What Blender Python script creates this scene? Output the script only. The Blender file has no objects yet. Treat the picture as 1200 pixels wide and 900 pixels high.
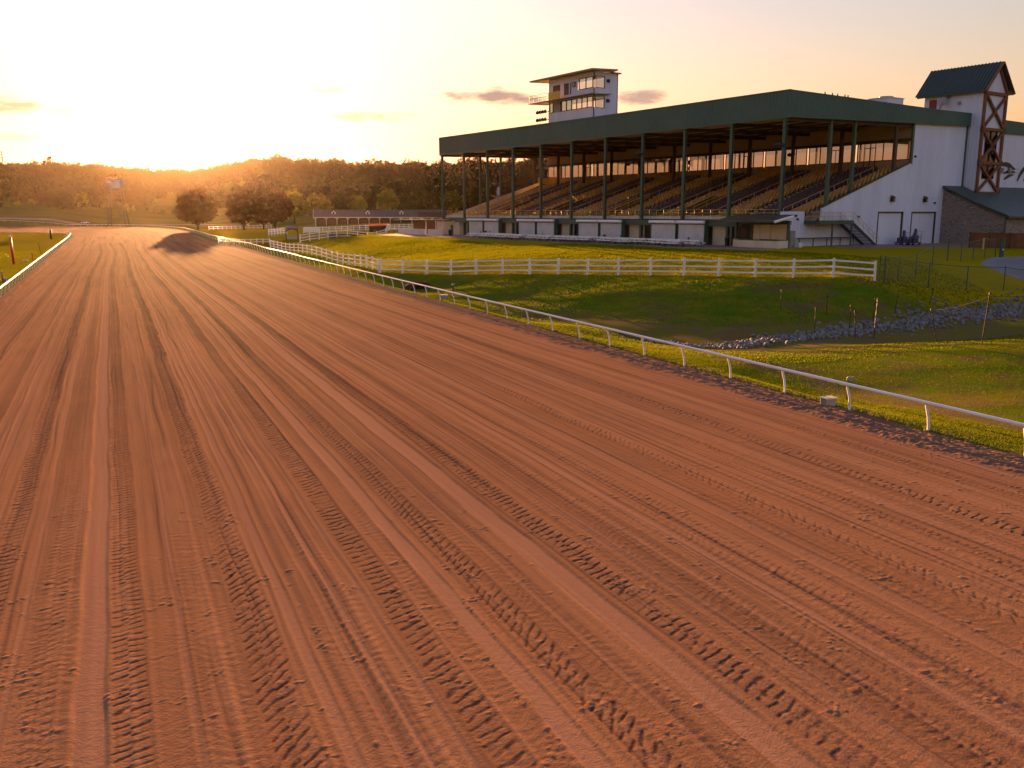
import bpy, math, random
import numpy as np
from math import sin, cos, tan, atan, pi, radians, sqrt, floor
from mathutils import Vector, Matrix
random.seed(7)
RS = np.random.RandomState(11)
scene = bpy.context.scene
COL = scene.collection

# ------------------------------------------------------------------ camera frame
H = 7.0; F = 1040.0; PITCH = atan(200 / 1040.0)
def ray(px, py):
    a = (px - 600) / F; b = (450 - py) / F
    return (a, cos(PITCH) + b * sin(PITCH), -sin(PITCH) + b * cos(PITCH))
def at(px, py, z=0.0):
    dx, dy, dz = ray(px, py); t = (z - H) / dz
    return (dx * t, dy * t)
TA = atan((130 - 600) / 1059.)                     # heading of the straight
cA, sA = cos(TA), sin(TA)
def TW(X, Y): return (X * cA + Y * sA, -X * sA + Y * cA)
def WT(x, y): return (x * cA - y * sA, x * sA + y * cA)
G = at(915, 290, 3.0)                              # near corner of the grandstand
GB = atan((-105 - 600) / 1059.)
U = (sin(GB), cos(GB)); V = (cos(GB), -sin(GB))
def GW(u, v): return (G[0] + U[0] * u + V[0] * v, G[1] + U[1] * u + V[1] * v)
GROT = math.atan2(-U[1], -U[0])

# ------------------------------------------------------------------ noise in numpy
def _h(ix, iy, seed):
    n = (ix * 374761393 + iy * 668265263 + seed * 974634777) & 0x7fffffff
    n = ((n ^ (n >> 13)) * 1274126177) & 0x7fffffff
    return ((n ^ (n >> 16)) & 0xffff) / 65535.0
def vn(x, y, seed=0):
    x = np.asarray(x, float); y = np.asarray(y, float)
    x, y = np.broadcast_arrays(x, y)
    ix = np.floor(x).astype(np.int64); iy = np.floor(y).astype(np.int64)
    fx = x - ix; fy = y - iy
    fx = fx * fx * (3 - 2 * fx); fy = fy * fy * (3 - 2 * fy)
    a = _h(ix, iy, seed); b = _h(ix + 1, iy, seed); c = _h(ix, iy + 1, seed); d = _h(ix + 1, iy + 1, seed)
    return a + (b - a) * fx + (c - a) * fy + (a - b - c + d) * fx * fy
def sst(a, b, x):
    t = np.clip((x - a) / (b - a), 0, 1); return t * t * (3 - 2 * t)

# ------------------------------------------------------------------ track outline
def catmull(pts, n):
    P = [np.array(p, float) for p in pts]; P = [2 * P[0] - P[1]] + P + [2 * P[-1] - P[-2]]
    out = []
    for i in range(1, len(P) - 2):
        for k in range(12):
            t = k / 12.; p0, p1, p2, p3 = P[i - 1:i + 3]
            out.append(.5 * (2 * p1 + (p2 - p0) * t + (2 * p0 - 5 * p1 + 4 * p2 - p3) * t * t + (3 * p1 - p0 - 3 * p2 + p3) * t ** 3))
    out.append(P[-2]); out = np.array(out)
    d = np.r_[0, np.cumsum(np.hypot(*np.diff(out, axis=0).T))]
    s = np.linspace(0, d[-1], n)
    return np.c_[np.interp(s, d, out[:, 0]), np.interp(s, d, out[:, 1])]
YT = 235.0
def XL(Y): return -8.75 - 2.3 * np.clip((np.asarray(Y, float) - 60) / 215., 0, 1.1)
def XR(Y): return 23.9 + 1.0 * np.clip((np.asarray(Y, float) - 60) / 120., 0, 1)
inner_far = [TW(float(XL(215)), 215), TW(float(XL(YT)), YT)] + [at(*p) for p in [(80.5, 280), (82, 277), (77, 275), (62, 273.4), (30, 272.5), (0, 272.3), (-60, 272.6), (-150, 274)]]
outer_far = [TW(24.9, 215), TW(24.9, YT)] + [at(*p) for p in [(224, 271.6), (207, 268.9), (188, 267.1), (165, 266), (130, 265.3), (60, 264.9), (0, 264.7), (-60, 264.7), (-150, 265.5)]]
INF = catmull(inner_far, 140); OUF = catmull(outer_far, 140)
Yr = np.linspace(-6, 215, 60)[:-1]
TRACK_POLY = np.r_[[TW(float(XL(y)) - .1, y) for y in Yr], INF, OUF[::-1], [TW(float(XR(y)) + .0, y) for y in Yr[::-1]]]
def in_poly(x, y, poly):
    r = np.zeros(x.shape, bool); n = len(poly); j = n - 1
    for i in range(n):
        xi, yi = poly[i]; xj, yj = poly[j]
        if yi != yj:
            r ^= ((yi > y) != (yj > y)) & (x < (xj - xi) * (y - yi) / (yj - yi) + xi)
        j = i
    return r

# ------------------------------------------------------------------ terrain heights
CP = []
def cp(px, py, e): x, y = at(px, py, e); CP.append((x, y, e))
def ct(X, Y, e): x, y = TW(X, Y); CP.append((x, y, e))
def cg(u, v, e): x, y = GW(u, v); CP.append((x, y, e))
for y_ in (-10, 5, 20, 35, 50, 70, 95, 125, 160, 210, 270): ct(24.5, y_, 0); (ct(26.6, y_, -.06) if y_ < 60 else None)
for y_ in (5, 35, 70, 125, 210): ct(10, y_, 0)
for p in [(835, 408), (900, 401), (960, 394), (1020, 386), (1080, 379), (1140, 370), (1200, 362), (1270, 352)]: cp(p[0], p[1], -.95)
ct(30.6, 48, -.9); ct(29.3, 58, -.8); ct(28.8, 72, -.6); ct(28.5, 86, -.4)
cp(1000, 422, -.35); cp(1150, 405, -.1); cp(1000, 460, -.55); cp(1190, 470, -.45); ct(33, 12, -.6); ct(45, 24, -.2); ct(60, 34, .1)
_a = at(445.6, 320, .45); _b = at(1025, 327, 1.8)
for px_, py_ in ((445.6, 320), (500, 321.4), (556, 321.6), (615, 321.6), (680, 322.2), (740, 322.7), (810, 323.6), (880, 325), (950, 326.3), (1025, 327.3)):
    rx_, ry_, rz_ = ray(px_, py_); k_ = rx_ / ry_; t_ = (_a[1] * k_ - _a[0]) / ((_b[0] - _a[0]) - k_ * (_b[1] - _a[1])); d_ = _a[1] + t_ * (_b[1] - _a[1]); CP.append((k_ * d_, d_, 7 + rz_ / ry_ * d_))
cp(560, 345, -.1); cp(700, 350, .1); cp(850, 368, -.1); cp(980, 358, .15); cp(1100, 345, .3)
cp(317, 290, .5); cp(380, 303.3, .45); cp(345, 296, .45); cp(415, 311.5, .45); cp(1140, 318, 1.5); cp(1200, 307, 1.8); cp(1200, 335, .4); cp(1173, 302, 2.1); cp(1100, 326, 1.3)
for u_ in (-25, -8, 10, 30, 50, 70, 90): cg(u_, -2, 2.9); cg(u_, 12, 2.9); cg(u_, 40, 3.0)
for u_ in (10, 30, 50, 70): cg(u_, -9, 2.75)
cg(110, 0, 2.4); cg(130, 10, 1.9); cg(150, 0, 1.3)
cp(452, 281, 1.0); cp(369, 265, 1.5); cp(520, 265, 1.6); cp(342, 281, .8); ct(30, 300, .2); ct(35, 360, .2); ct(80, 420, 1.2)
CP = np.array(CP)
def _tps():
    n = len(CP); d = np.hypot(CP[:, None, 0] - CP[None, :, 0], CP[:, None, 1] - CP[None, :, 1]) / 50.
    K = np.where(d > 1e-9, d * d * np.log(np.maximum(d, 1e-9)), 0) + np.eye(n) * .002
    Pm = np.c_[np.ones(n), CP[:, :2] / 50.]
    A = np.zeros((n + 3, n + 3)); A[:n, :n] = K; A[:n, n:] = Pm; A[n:, :n] = Pm.T
    return np.linalg.solve(A, np.r_[CP[:, 2], 0, 0, 0])
TPW = _tps()
def tps(x, y):
    s = x.shape; x = x.ravel() / 50.; y = y.ravel() / 50.; r = TPW[-3] + TPW[-2] * x + TPW[-1] * y
    for (cx, cy, e), w in zip(CP, TPW[:-3]):
        d2 = (x - cx / 50.) ** 2 + (y - cy / 50.) ** 2
        r += w * .5 * d2 * np.log(np.maximum(d2, 1e-12))
    return r.reshape(s)
HP = [-900, -200, 0, 60, 120, 160, 200, 235, 250, 300, 330, 350, 400, 450, 500, 540, 580, 640, 700, 1300, 2600]
HY = [192, 191, 191, 191, 193, 196, 199, 199, 194, 187, 185, 190, 190, 192, 194, 191, 193, 188, 190, 200, 205]
HR = [1000, 1000, 1000, 1050, 1300, 1450, 1500, 1500, 1480, 1250, 1020, 920, 800, 800, 800, 800, 800, 800, 800, 800, 800]
def ridge(x, y):
    p = np.where(y > 1, 600 + 1059 * x / np.maximum(y, 1), np.where(x < 0, -900, 2600)); p = np.clip(p, -900, 2600)
    R = np.interp(p, HP, HR); zt = 7 + (249 - np.interp(p, HP, HY)) * R / 1059.
    return R, zt - 15.0
def zt(x, y):
    """height of the grass ground"""
    x = np.asarray(x, float); y = np.asarray(y, float)
    X, Y = WT(x, y); d = np.hypot(x, y)
    t = np.clip(tps(x, y), -1.5, 3.1)
    m = sst(24.2, 25.6, X) * sst(520, 380, d) * sst(-60, -30, Y)
    z = t * m + 0.02
    R, hr = ridge(x, y); dd = np.where(y > 1, y, d)
    q = np.clip((dd - .45 * R) / (.55 * R), 0, 1.25)
    far = hr * np.where(q < 1, q ** 1.35, 1 - .8 * (q - 1))
    far = far + (vn(x / 90, y / 90, 5) - .5) * 7 * np.clip(q * 3, 0, 1)
    z = z + far + (vn(x / 9, y / 9, 6) - .5) * .12 * sst(24.5, 28, X) + (vn(x / 1.7, y / 1.7, 8) - .5) * .05 * sst(24.3, 25.5, np.abs(X))
    return z
def gz(x, y): return float(zt(np.array([x]), np.array([y]))[0])

# ------------------------------------------------------------------ mesh helpers
def np_obj(name, verts, faces, mat, parent=None, smooth=False, attrs=None, mats=None, midx=None):
    me = bpy.data.meshes.new(name); verts = np.asarray(verts, np.float32); faces = np.asarray(faces, np.int32)
    k = faces.shape[1]; me.vertices.add(len(verts)); me.vertices.foreach_set('co', verts.ravel())
    me.loops.add(faces.size); me.loops.foreach_set('vertex_index', faces.ravel())
    me.polygons.add(len(faces)); me.polygons.foreach_set('loop_start', np.arange(0, faces.size, k, dtype=np.int32))
    try: me.polygons.foreach_set('loop_total', np.full(len(faces), k, np.int32))
    except Exception: pass
    if smooth: me.polygons.foreach_set('use_smooth', np.ones(len(faces), bool))
    for m_ in (mats or [mat]): me.materials.append(m_)
    if midx is not None: me.polygons.foreach_set('material_index', np.asarray(midx, np.int32))
    me.update(calc_edges=True)
    for an, (tp, data) in (attrs or {}).items():
        a = me.attributes.new(an, tp, 'POINT')
        a.data.foreach_set('color' if tp == 'FLOAT_COLOR' else ('vector' if tp == 'FLOAT_VECTOR' else 'value'), np.asarray(data, np.float32).ravel())
    o = bpy.data.objects.new(name, me); COL.objects.link(o)
    if parent is not None: o.parent = parent
    return o
class MB:
    def __init__(s): s.v = []; s.f = []; s.m = []; s.cur = 0
    def add(s, vs, fs):
        b = len(s.v); s.v += [tuple(p) for p in vs]; s.f += [tuple(i + b for i in f) for f in fs]; s.m += [s.cur] * len(fs); return s
    def box(s, x0, x1, y0, y1, z0, z1):
        if x0 > x1: x0, x1 = x1, x0
        if y0 > y1: y0, y1 = y1, y0
        return s.add([(x0, y0, z0), (x1, y0, z0), (x1, y1, z0), (x0, y1, z0), (x0, y0, z1), (x1, y0, z1), (x1, y1, z1), (x0, y1, z1)],
                     [(3, 2, 1, 0), (4, 5, 6, 7), (0, 1, 5, 4), (1, 2, 6, 5), (2, 3, 7, 6), (3, 0, 4, 7)])
    def bar(s, a, b, w, d=None, up=(0, 0, 1)):
        a = Vector(a); b = Vector(b); t = (b - a).normalized(); upv = Vector(up)
        if abs(t.dot(upv)) > .98: upv = Vector((1, 0, 0))
        r = t.cross(upv).normalized() * (w / 2); q = r.cross(t).normalized() * ((d or w) / 2)
        vs = [a - r - q, a + r - q, a + r + q, a - r + q, b - r - q, b + r - q, b + r + q, b - r + q]
        return s.add(vs, [(3, 2, 1, 0), (4, 5, 6, 7), (0, 1, 5, 4), (1, 2, 6, 5), (2, 3, 7, 6), (3, 0, 4, 7)])
    def tube(s, pts, rad, n=8, caps=True):
        pts = [Vector(p) for p in pts]; rr = rad if isinstance(rad, (list, tuple)) else [rad] * len(pts)
        vs = []; fs = []; prev = None
        for i, p in enumerate(pts):
            t = (pts[min(i + 1, len(pts) - 1)] - pts[max(i - 1, 0)]).normalized()
            if prev is None: x = t.cross(Vector((0, 0, 1)) if abs(t.z) < .9 else Vector((1, 0, 0))).normalized()
            else: x = (prev - t * prev.dot(t)).normalized()
            prev = x; y = t.cross(x)
            for k in range(n):
                a = 2 * pi * k / n; vs.append(p + (x * cos(a) + y * sin(a)) * rr[i])
        for i in range(len(pts) - 1):
            for k in range(n): fs.append((i * n + k, i * n + (k + 1) % n, (i + 1) * n + (k + 1) % n, (i + 1) * n + k))
        if caps: fs.append(tuple(range(n))[::-1]); fs.append(tuple((len(pts) - 1) * n + k for k in range(n)))
        return s.add(vs, fs)
    def prism(s, poly, off):
        n = len(poly); o = Vector(off); P = [Vector(p) for p in poly]
        return s.add(P + [p + o for p in P], [tuple(range(n))[::-1], tuple(range(n, 2 * n))] + [(i, (i + 1) % n, n + (i + 1) % n, n + i) for i in range(n)])
    def corr(s, fn, a0, a1, lo, hi, pitch=.4, dep=.05):
        """ribbed sheet: fn(a, depth, z) -> point; lo/hi give its edges at a"""
        A = []; a = a0; i = 0
        prof = ((0, 0), (.68, 0), (.76, 1), (.92, 1))
        while a < a1 - 1e-6:
            for f_, d_ in prof:
                aa = a + f_ * pitch
                if aa < a1: A.append((aa, d_ * dep))
            a += pitch
        A.append((a1, 0)); vs = []
        for aa, d_ in A: vs += [fn(aa, d_, lo(aa)), fn(aa, d_, hi(aa))]
        return s.add(vs, [(2 * i, 2 * i + 2, 2 * i + 3, 2 * i + 1) for i in range(len(A) - 1)])
    def lathe(s, prof, n=14, c=(0, 0, 0)):
        vs = []; fs = []
        for r, z in prof:
            for k in range(n): a = 2 * pi * k / n; vs.append((c[0] + r * cos(a), c[1] + r * sin(a), c[2] + z))
        for i in range(len(prof) - 1):
            for k in range(n): fs.append((i * n + k, i * n + (k + 1) % n, (i + 1) * n + (k + 1) % n, (i + 1) * n + k))
        fs.append(tuple(range(n))[::-1]); fs.append(tuple((len(prof) - 1) * n + k for k in range(n)))
        return s.add(vs, fs)
    def build(s, name, mat, parent=None, smooth=False, bevel=0):
        me = bpy.data.meshes.new(name); me.from_pydata(s.v, [], s.f)
        for m_ in (mat if isinstance(mat, (list, tuple)) else [mat]): me.materials.append(m_)
        if isinstance(mat, (list, tuple)): me.polygons.foreach_set('material_index', np.array(s.m, np.int32))
        if smooth: me.polygons.foreach_set('use_smooth', np.ones(len(me.polygons), bool))
        me.update()
        o = bpy.data.objects.new(name, me); COL.objects.link(o)
        if parent is not None: o.parent = parent
        if bevel:
            b = o.modifiers.new('edge', 'BEVEL'); b.width = bevel; b.segments = 2; b.limit_method = 'ANGLE'
        return o
def tag(o, label=None, cat=None, group=None, kind=None):
    if label: o['label'] = label
    if cat: o['category'] = cat
    if group: o['group'] = group
    if kind: o['kind'] = kind
    return o
def thing(name, label, cat, loc=(0, 0, 0), rz=0, group=None):
    o = bpy.data.objects.new(name, None); COL.objects.link(o); o.location = loc; o.rotation_euler = (0, 0, rz)
    return tag(o, label, cat, group)
def copy_tree(o, parent=None):
    c = o.copy(); COL.objects.link(c); c.parent = parent
    for ch in o.children: copy_tree(ch, c)
    return c

# ------------------------------------------------------------------ materials
def new_mat(name):
    m = bpy.data.materials.new(name); m.use_nodes = True; nt = m.node_tree; nt.nodes.clear()
    out = nt.nodes.new('ShaderNodeOutputMaterial'); return m, nt, out
class N:
    """small node-tree writer"""
    def __init__(s, nt): s.nt = nt
    def n(s, typ, **kw):
        nd = s.nt.nodes.new(typ)
        for k, v in kw.items():
            if hasattr(nd, k) and k not in ('inputs',): setattr(nd, k, v)
        return nd
    def l(s, a, b): s.nt.links.new(a, b)
    def val(s, sock, v):
        if isinstance(v, bpy.types.NodeSocket): s.l(v, sock)
        elif isinstance(v, (tuple, list)): sock.default_value = tuple(v) if len(v) == len(sock.default_value) else tuple(v) + (1,)
        else: sock.default_value = v
    def math(s, op, a, b=0.0, c=None, clamp=False):
        nd = s.nt.nodes.new('ShaderNodeMath'); nd.operation = op; nd.use_clamp = clamp
        s.val(nd.inputs[0], a); s.val(nd.inputs[1], b)
        if c is not None: s.val(nd.inputs[2], c)
        return nd.outputs[0]
    def mix(s, f, a, b, mode='MIX'):
        nd = s.nt.nodes.new('ShaderNodeMix'); nd.data_type = 'RGBA'; nd.blend_type = mode
        s.val(nd.inputs[0], f); s.val(nd.inputs[6], a); s.val(nd.inputs[7], b); return nd.outputs[2]
    def noise(s, vec, scale, detail=3, rough=.55, dist=0):
        nd = s.nt.nodes.new('ShaderNodeTexNoise'); s.val(nd.inputs['Vector'], vec); nd.inputs['Scale'].default_value = scale
        nd.inputs['Detail'].default_value = detail; nd.inputs['Roughness'].default_value = rough; nd.inputs['Distortion'].default_value = dist
        return nd.outputs['Fac']
    def ramp(s, f, a, b):
        nd = s.nt.nodes.new('ShaderNodeMapRange'); nd.interpolation_type = 'SMOOTHSTEP'; s.val(nd.inputs[0], f); nd.inputs[1].default_value = a; nd.inputs[2].default_value = b
        return nd.outputs[0]
    def scale(s, vec, sc):
        nd = s.nt.nodes.new('ShaderNodeMapping'); s.val(nd.inputs['Vector'], vec); nd.inputs['Scale'].default_value = sc; return nd.outputs[0]
    def bump(s, h, strength, dist):
        nd = s.nt.nodes.new('ShaderNodeBump'); s.val(nd.inputs['Height'], h); nd.inputs['Strength'].default_value = strength; nd.inputs['Distance'].default_value = dist
        return nd.outputs[0]
def mulc(c, k): return tuple(min(1, x * k) for x in c)
def mat(name, col, rough=.7, var=.18, scale=.6, bump=.0, bscale=20, spec=.3, metal=0, dirt=0.0, stretch=(1, 1, 1), trans=0):
    m, nt, out = new_mat(name); w = N(nt)
    tc = w.n('ShaderNodeTexCoord').outputs['Object']; v = w.scale(tc, stretch)
    n1 = w.noise(v, scale, 4); n2 = w.noise(v, scale * 9, 2)
    c = w.mix(w.ramp(n1, .3, .7), mulc(col, 1 - var), mulc(col, 1 + var))
    c = w.mix(w.math('MULTIPLY', n2, var), c, mulc(col, .55))
    if dirt: c = w.mix(w.math('MULTIPLY', w.ramp(w.noise(w.scale(tc, (1.2, 1.2, .12)), 2.0, 4), .5, .8), dirt), c, (.12, .09, .065))
    p = w.n('ShaderNodeBsdfPrincipled'); w.val(p.inputs['Base Color'], c); p.inputs['Roughness'].default_value = rough
    p.inputs['Specular IOR Level'].default_value = spec; p.inputs['Metallic'].default_value = metal
    w.val(p.inputs['Roughness'], w.math('MULTIPLY_ADD', n2, .25, rough - .12, True))
    if bump: w.l(w.bump(w.noise(v, bscale, 3), .6, bump), p.inputs['Normal'])
    sh = p.outputs[0]
    if trans:
        t = w.n('ShaderNodeBsdfTranslucent'); w.val(t.inputs[0], w.mix(.5, c, mulc((col[0] * 1.5, col[1] * 1.4, col[2] * .7), 1.3)))
        ms = w.n('ShaderNodeMixShader'); ms.inputs[0].default_value = trans; w.l(sh, ms.inputs[1]); w.l(t.outputs[0], ms.inputs[2]); sh = ms.outputs[0]
    w.l(sh, out.inputs[0]); return m
MT = {}
MT['white_vinyl'] = mat('white_vinyl', (.78, .77, .76), .35, .06, .8, spec=.5, dirt=.12)
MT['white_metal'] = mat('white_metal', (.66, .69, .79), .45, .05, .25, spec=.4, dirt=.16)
MT['sky_tinted_panel'] = mat('sky_tinted_panel', (.60, .64, .79), .5, .07, .5, spec=.3, stretch=(1, 1, .15))  # white paint with the blue of the sky light put into its colour
MT['cream'] = mat('cream', (.62, .54, .40), .6, .1, .5, dirt=.2)
MT['shutter'] = mat('shutter', (.55, .55, .58), .5, .08, .7, spec=.4, dirt=.25)
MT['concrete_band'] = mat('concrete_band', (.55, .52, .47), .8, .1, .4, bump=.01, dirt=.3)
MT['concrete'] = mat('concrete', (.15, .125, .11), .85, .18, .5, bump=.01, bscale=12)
MT['green_metal'] = mat('green_metal', (.04, .105, .092), .45, .1, .2, spec=.45)
MT['green_roof'] = mat('green_roof', (.036, .056, .044), .45, .12, .2, spec=.4)
MT['green_steel'] = mat('green_steel', (.05, .09, .06), .5, .12, .4, spec=.4)
MT['dark_steel'] = mat('dark_steel', (.035, .032, .03), .55, .2, .8, spec=.4)
MT['brown_steel'] = mat('brown_steel', (.07, .045, .035), .6, .2, .5)
MT['soffit'] = mat('soffit', (.62, .42, .30), .75, .15, .3)
MT['tan_wall'] = mat('tan_wall', (.34, .25, .17), .75, .12, .3)
MT['yellow'] = mat('yellow', (.62, .40, .05), .5, .12, .8, spec=.4)
MT['seat_dark'] = mat('seat_dark', (.085, .055, .075), .6, .3, .8)
MT['seat_tan'] = mat('seat_tan', (.44, .25, .075), .6, .25, .8)
MT['timber'] = mat('timber', (.20, .08, .033), .7, .25, 1.5, stretch=(1, 1, .2))
MT['timber_dark'] = mat('timber_dark', (.11, .05, .028), .7, .25, 1.5)
MT['door_red'] = mat('door_red', (.20, .035, .025), .55, .1, .8)
MT['stall_wood'] = mat('stall_wood', (.085, .045, .03), .8, .2, .6)
MT['door_brown'] = mat('door_brown', (.12, .06, .035), .6, .15, .8)
MT['red_paint'] = mat('red_paint', (.55, .03, .02), .45, .15, 1.5, spec=.4)
MT['black'] = mat('black', (.02, .02, .022), .5, .2, .8)
MT['shingle'] = mat('shingle', (.10, .085, .085), .85, .2, 1.2, bump=.02, bscale=9)
MT['rust'] = mat('rust', (.10, .05, .03), .85, .35, 3)
MT['galv'] = mat('galv', (.26, .26, .26), .6, .15, 2, metal=.1)
MT['hedge'] = mat('hedge', (.05, .055, .018), .8, .35, 2, trans=.25)
MT['flowers'] = mat('flowers', (.42, .10, .07), .7, .4, 4, trans=.3)
MT['bark'] = mat('bark', (.075, .05, .035), .9, .3, 2, bump=.02)
MT['rock'] = mat('rock', (.20, .18, .17), .85, .35, 1.1, bump=.03, bscale=6)
MT['purple'] = mat('purple', (.07, .06, .12), .5, .2, 2)
MT['house_white'] = mat('house_white', (.68, .66, .62), .7, .06, .2)
MT['house_roof'] = mat('house_roof', (.16, .13, .12), .8, .15, .3)
MT['car_paint'] = mat('car_paint', (.7, .7, .72), .25, .04, .3, spec=.6)
MT['glass_dark'] = mat('glass_dark', (.02, .025, .03), .08, .1, .2, spec=.8)
MT['tyre'] = mat('tyre', (.02, .02, .02), .8, .2, 2)
def leaf_mat(name, col, tr=.38):
    m, nt, out = new_mat(name); w = N(nt)
    oi = w.n('ShaderNodeObjectInfo'); g = w.n('ShaderNodeNewGeometry'); tc = w.n('ShaderNodeTexCoord').outputs['Object']
    n1 = w.noise(tc, .35, 3)
    c = w.mix(w.ramp(n1, .3, .7), mulc(col, .72), (col[0] * 1.35, col[1] * 1.15, col[2] * .9))
    c = w.mix(w.math('MULTIPLY', g.outputs['Random Per Island'], .3), c, (col[0] * 1.7, col[1] * 1.35, col[2] * .7))
    c = w.mix(w.math('MULTIPLY', oi.outputs['Random'], .4), c, (col[0] * 1.5, col[1] * 1.0, col[2] * .8))
    d = w.n('ShaderNodeBsdfDiffuse'); w.l(c, d.inputs[0])
    t = w.n('ShaderNodeBsdfTranslucent'); w.l(w.mix(.5, c, (col[0] * 2.0, col[1] * 1.7, col[2] * .5)), t.inputs[0])
    ms = w.n('ShaderNodeMixShader'); ms.inputs[0].default_value = tr; w.l(d.outputs[0], ms.inputs[1]); w.l(t.outputs[0], ms.inputs[2]); w.l(ms.outputs[0], out.inputs[0])
    return m
MT['leaf_round'] = leaf_mat('leaf_round', (.058, .034, .014), .14)
MT['leaf_dark'] = leaf_mat('leaf_dark', (.05, .05, .016), .22)
MT['leaf_bright'] = leaf_mat('leaf_bright', (.12, .13, .025), .45)
MT['leaf_wood'] = leaf_mat('leaf_wood', (.040, .032, .014), .1)
# tinted window glass, see-through
def glass(name, tint, gl=.12):
    m, nt, out = new_mat(name); w = N(nt)
    t = w.n('ShaderNodeBsdfTransparent'); t.inputs[0].default_value = tint + (1,)
    g = w.n('ShaderNodeBsdfGlossy'); g.inputs['Roughness'].default_value = .05
    fr = w.n('ShaderNodeLayerWeight'); fr.inputs[0].default_value = .3
    ms = w.n('ShaderNodeMixShader'); w.l(w.math('MULTIPLY_ADD', fr.outputs['Fresnel'], .5, gl, True), ms.inputs[0]); w.l(t.outputs[0], ms.inputs[1]); w.l(g.outputs[0], ms.inputs[2]); w.l(ms.outputs[0], out.inputs[0]); return m
MT['pane'] = glass('pane', (.30, .32, .37))
MT['pane_press'] = glass('pane_press', (.72, .62, .52))
MT['pane_grey'] = glass('pane_grey', (.30, .30, .33), .2)
def mesh_fence_mat():
    m, nt, out = new_mat('chain_link'); w = N(nt); tc = w.n('ShaderNodeTexCoord').outputs['Object']
    sx = w.n('ShaderNodeSeparateXYZ'); w.l(tc, sx.inputs[0])
    a = w.math('ADD', sx.outputs[0], sx.outputs[2]); b = w.math('SUBTRACT', sx.outputs[0], sx.outputs[2])
    def line(q): return w.math('LESS_THAN', w.math('FRACT', w.math('MULTIPLY', q, 9.0)), .07)
    f = w.math('MAXIMUM', line(a), line(b))
    p = w.n('ShaderNodeBsdfPrincipled'); p.inputs['Base Color'].default_value = (.09, .11, .09, 1); p.inputs['Roughness'].default_value = .5
    t = w.n('ShaderNodeBsdfTransparent'); ms = w.n('ShaderNodeMixShader'); w.l(f, ms.inputs[0]); w.l(t.outputs[0], ms.inputs[1]); w.l(p.outputs[0], ms.inputs[2]); w.l(ms.outputs[0], out.inputs[0]); return m
MT['chain_link'] = mesh_fence_mat()
def stone_mat():
    m, nt, out = new_mat('stone'); w = N(nt); tc = w.n('ShaderNodeTexCoord').outputs['Object']
    v = w.n('ShaderNodeTexVoronoi'); w.l(w.scale(tc, (1.6, 1.6, 3.2)), v.inputs['Vector']); v.inputs['Scale'].default_value = 1.0
    e = w.n('ShaderNodeTexVoronoi'); e.feature = 'DISTANCE_TO_EDGE'; w.l(w.scale(tc, (1.6, 1.6, 3.2)), e.inputs['Vector']); e.inputs['Scale'].default_value = 1.0
    bw = w.n('ShaderNodeRGBToBW'); w.l(v.outputs['Color'], bw.inputs[0])
    c = w.mix(bw.outputs[0], (.13, .085, .07), (.36, .27, .22)); c = w.mix(w.noise(tc, 6), c, (.2, .17, .16))
    c = w.mix(w.ramp(e.outputs['Distance'], .06, .02), c, (.34, .31, .29))
    p = w.n('ShaderNodeBsdfPrincipled'); w.l(c, p.inputs['Base Color']); p.inputs['Roughness'].default_value = .9
    w.l(w.bump(w.ramp(e.outputs['Distance'], 0, .12), .8, .05), p.inputs['Normal']); w.l(p.outputs[0], out.inputs[0]); return m
MT['stone'] = stone_mat()
# grass ground
def grass_mat():
    m, nt, out = new_mat('grass_ground'); w = N(nt)
    pos = w.n('ShaderNodeNewGeometry').outputs['Position']
    at_ = w.n('ShaderNodeAttribute', attribute_name='zone'); sp = w.n('ShaderNodeSeparateColor'); w.l(at_.outputs['Color'], sp.inputs[0])
    big = w.noise(pos, .045, 4, .6); med = w.noise(pos, .35, 5, .65); fine = w.noise(pos, 3.5, 4, .7); vf = w.noise(pos, 22, 2, .6)
    lawn = w.mix(w.ramp(med, .35, .65), (.30, .235, .004), (.40, .255, .004))
    lawn = w.mix(w.ramp(big, .42, .62), lawn, (.32, .24, .004))
    rough_ = w.mix(w.ramp(med, .38, .62), (.085, .14, .005), (.165, .15, .009))
    rough_ = w.mix(w.ramp(w.noise(pos, .22, 5, .72), .50, .64), rough_, (.15, .095, .038))
    field = w.mix(w.ramp(w.noise(w.scale(pos, (.3, 1, 1)), .03, 4), .4, .6), (.15, .135, .03), (.10, .105, .022))
    c = w.mix(sp.outputs[0], rough_, lawn); c = w.mix(sp.outputs[1], c, field)
    c = w.mix(w.math('MULTIPLY', sp.outputs[2], w.ramp(w.noise(pos, .9, 4, .7), .35, .6)), c, (.17, .095, .05))
    c = w.mix(w.math('MULTIPLY', w.ramp(fine, .4, .75), .35), c, (.06, .06, .006))
    c = w.mix(w.math('MULTIPLY', w.ramp(vf, .5, .75), .3), c, (.26, .22, .05))
    p = w.n('ShaderNodeBsdfPrincipled'); w.l(c, p.inputs['Base Color']); p.inputs['Roughness'].default_value = 1.0; p.inputs['Specular IOR Level'].default_value = 0.0
    h = w.math('ADD', w.math('MULTIPLY', fine, .6), w.math('MULTIPLY', vf, .4))
    w.l(w.bump(h, .3, .05), p.inputs['Normal']); w.l(p.outputs[0], out.inputs[0]); return m
MT['grass_ground'] = grass_mat()
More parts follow.
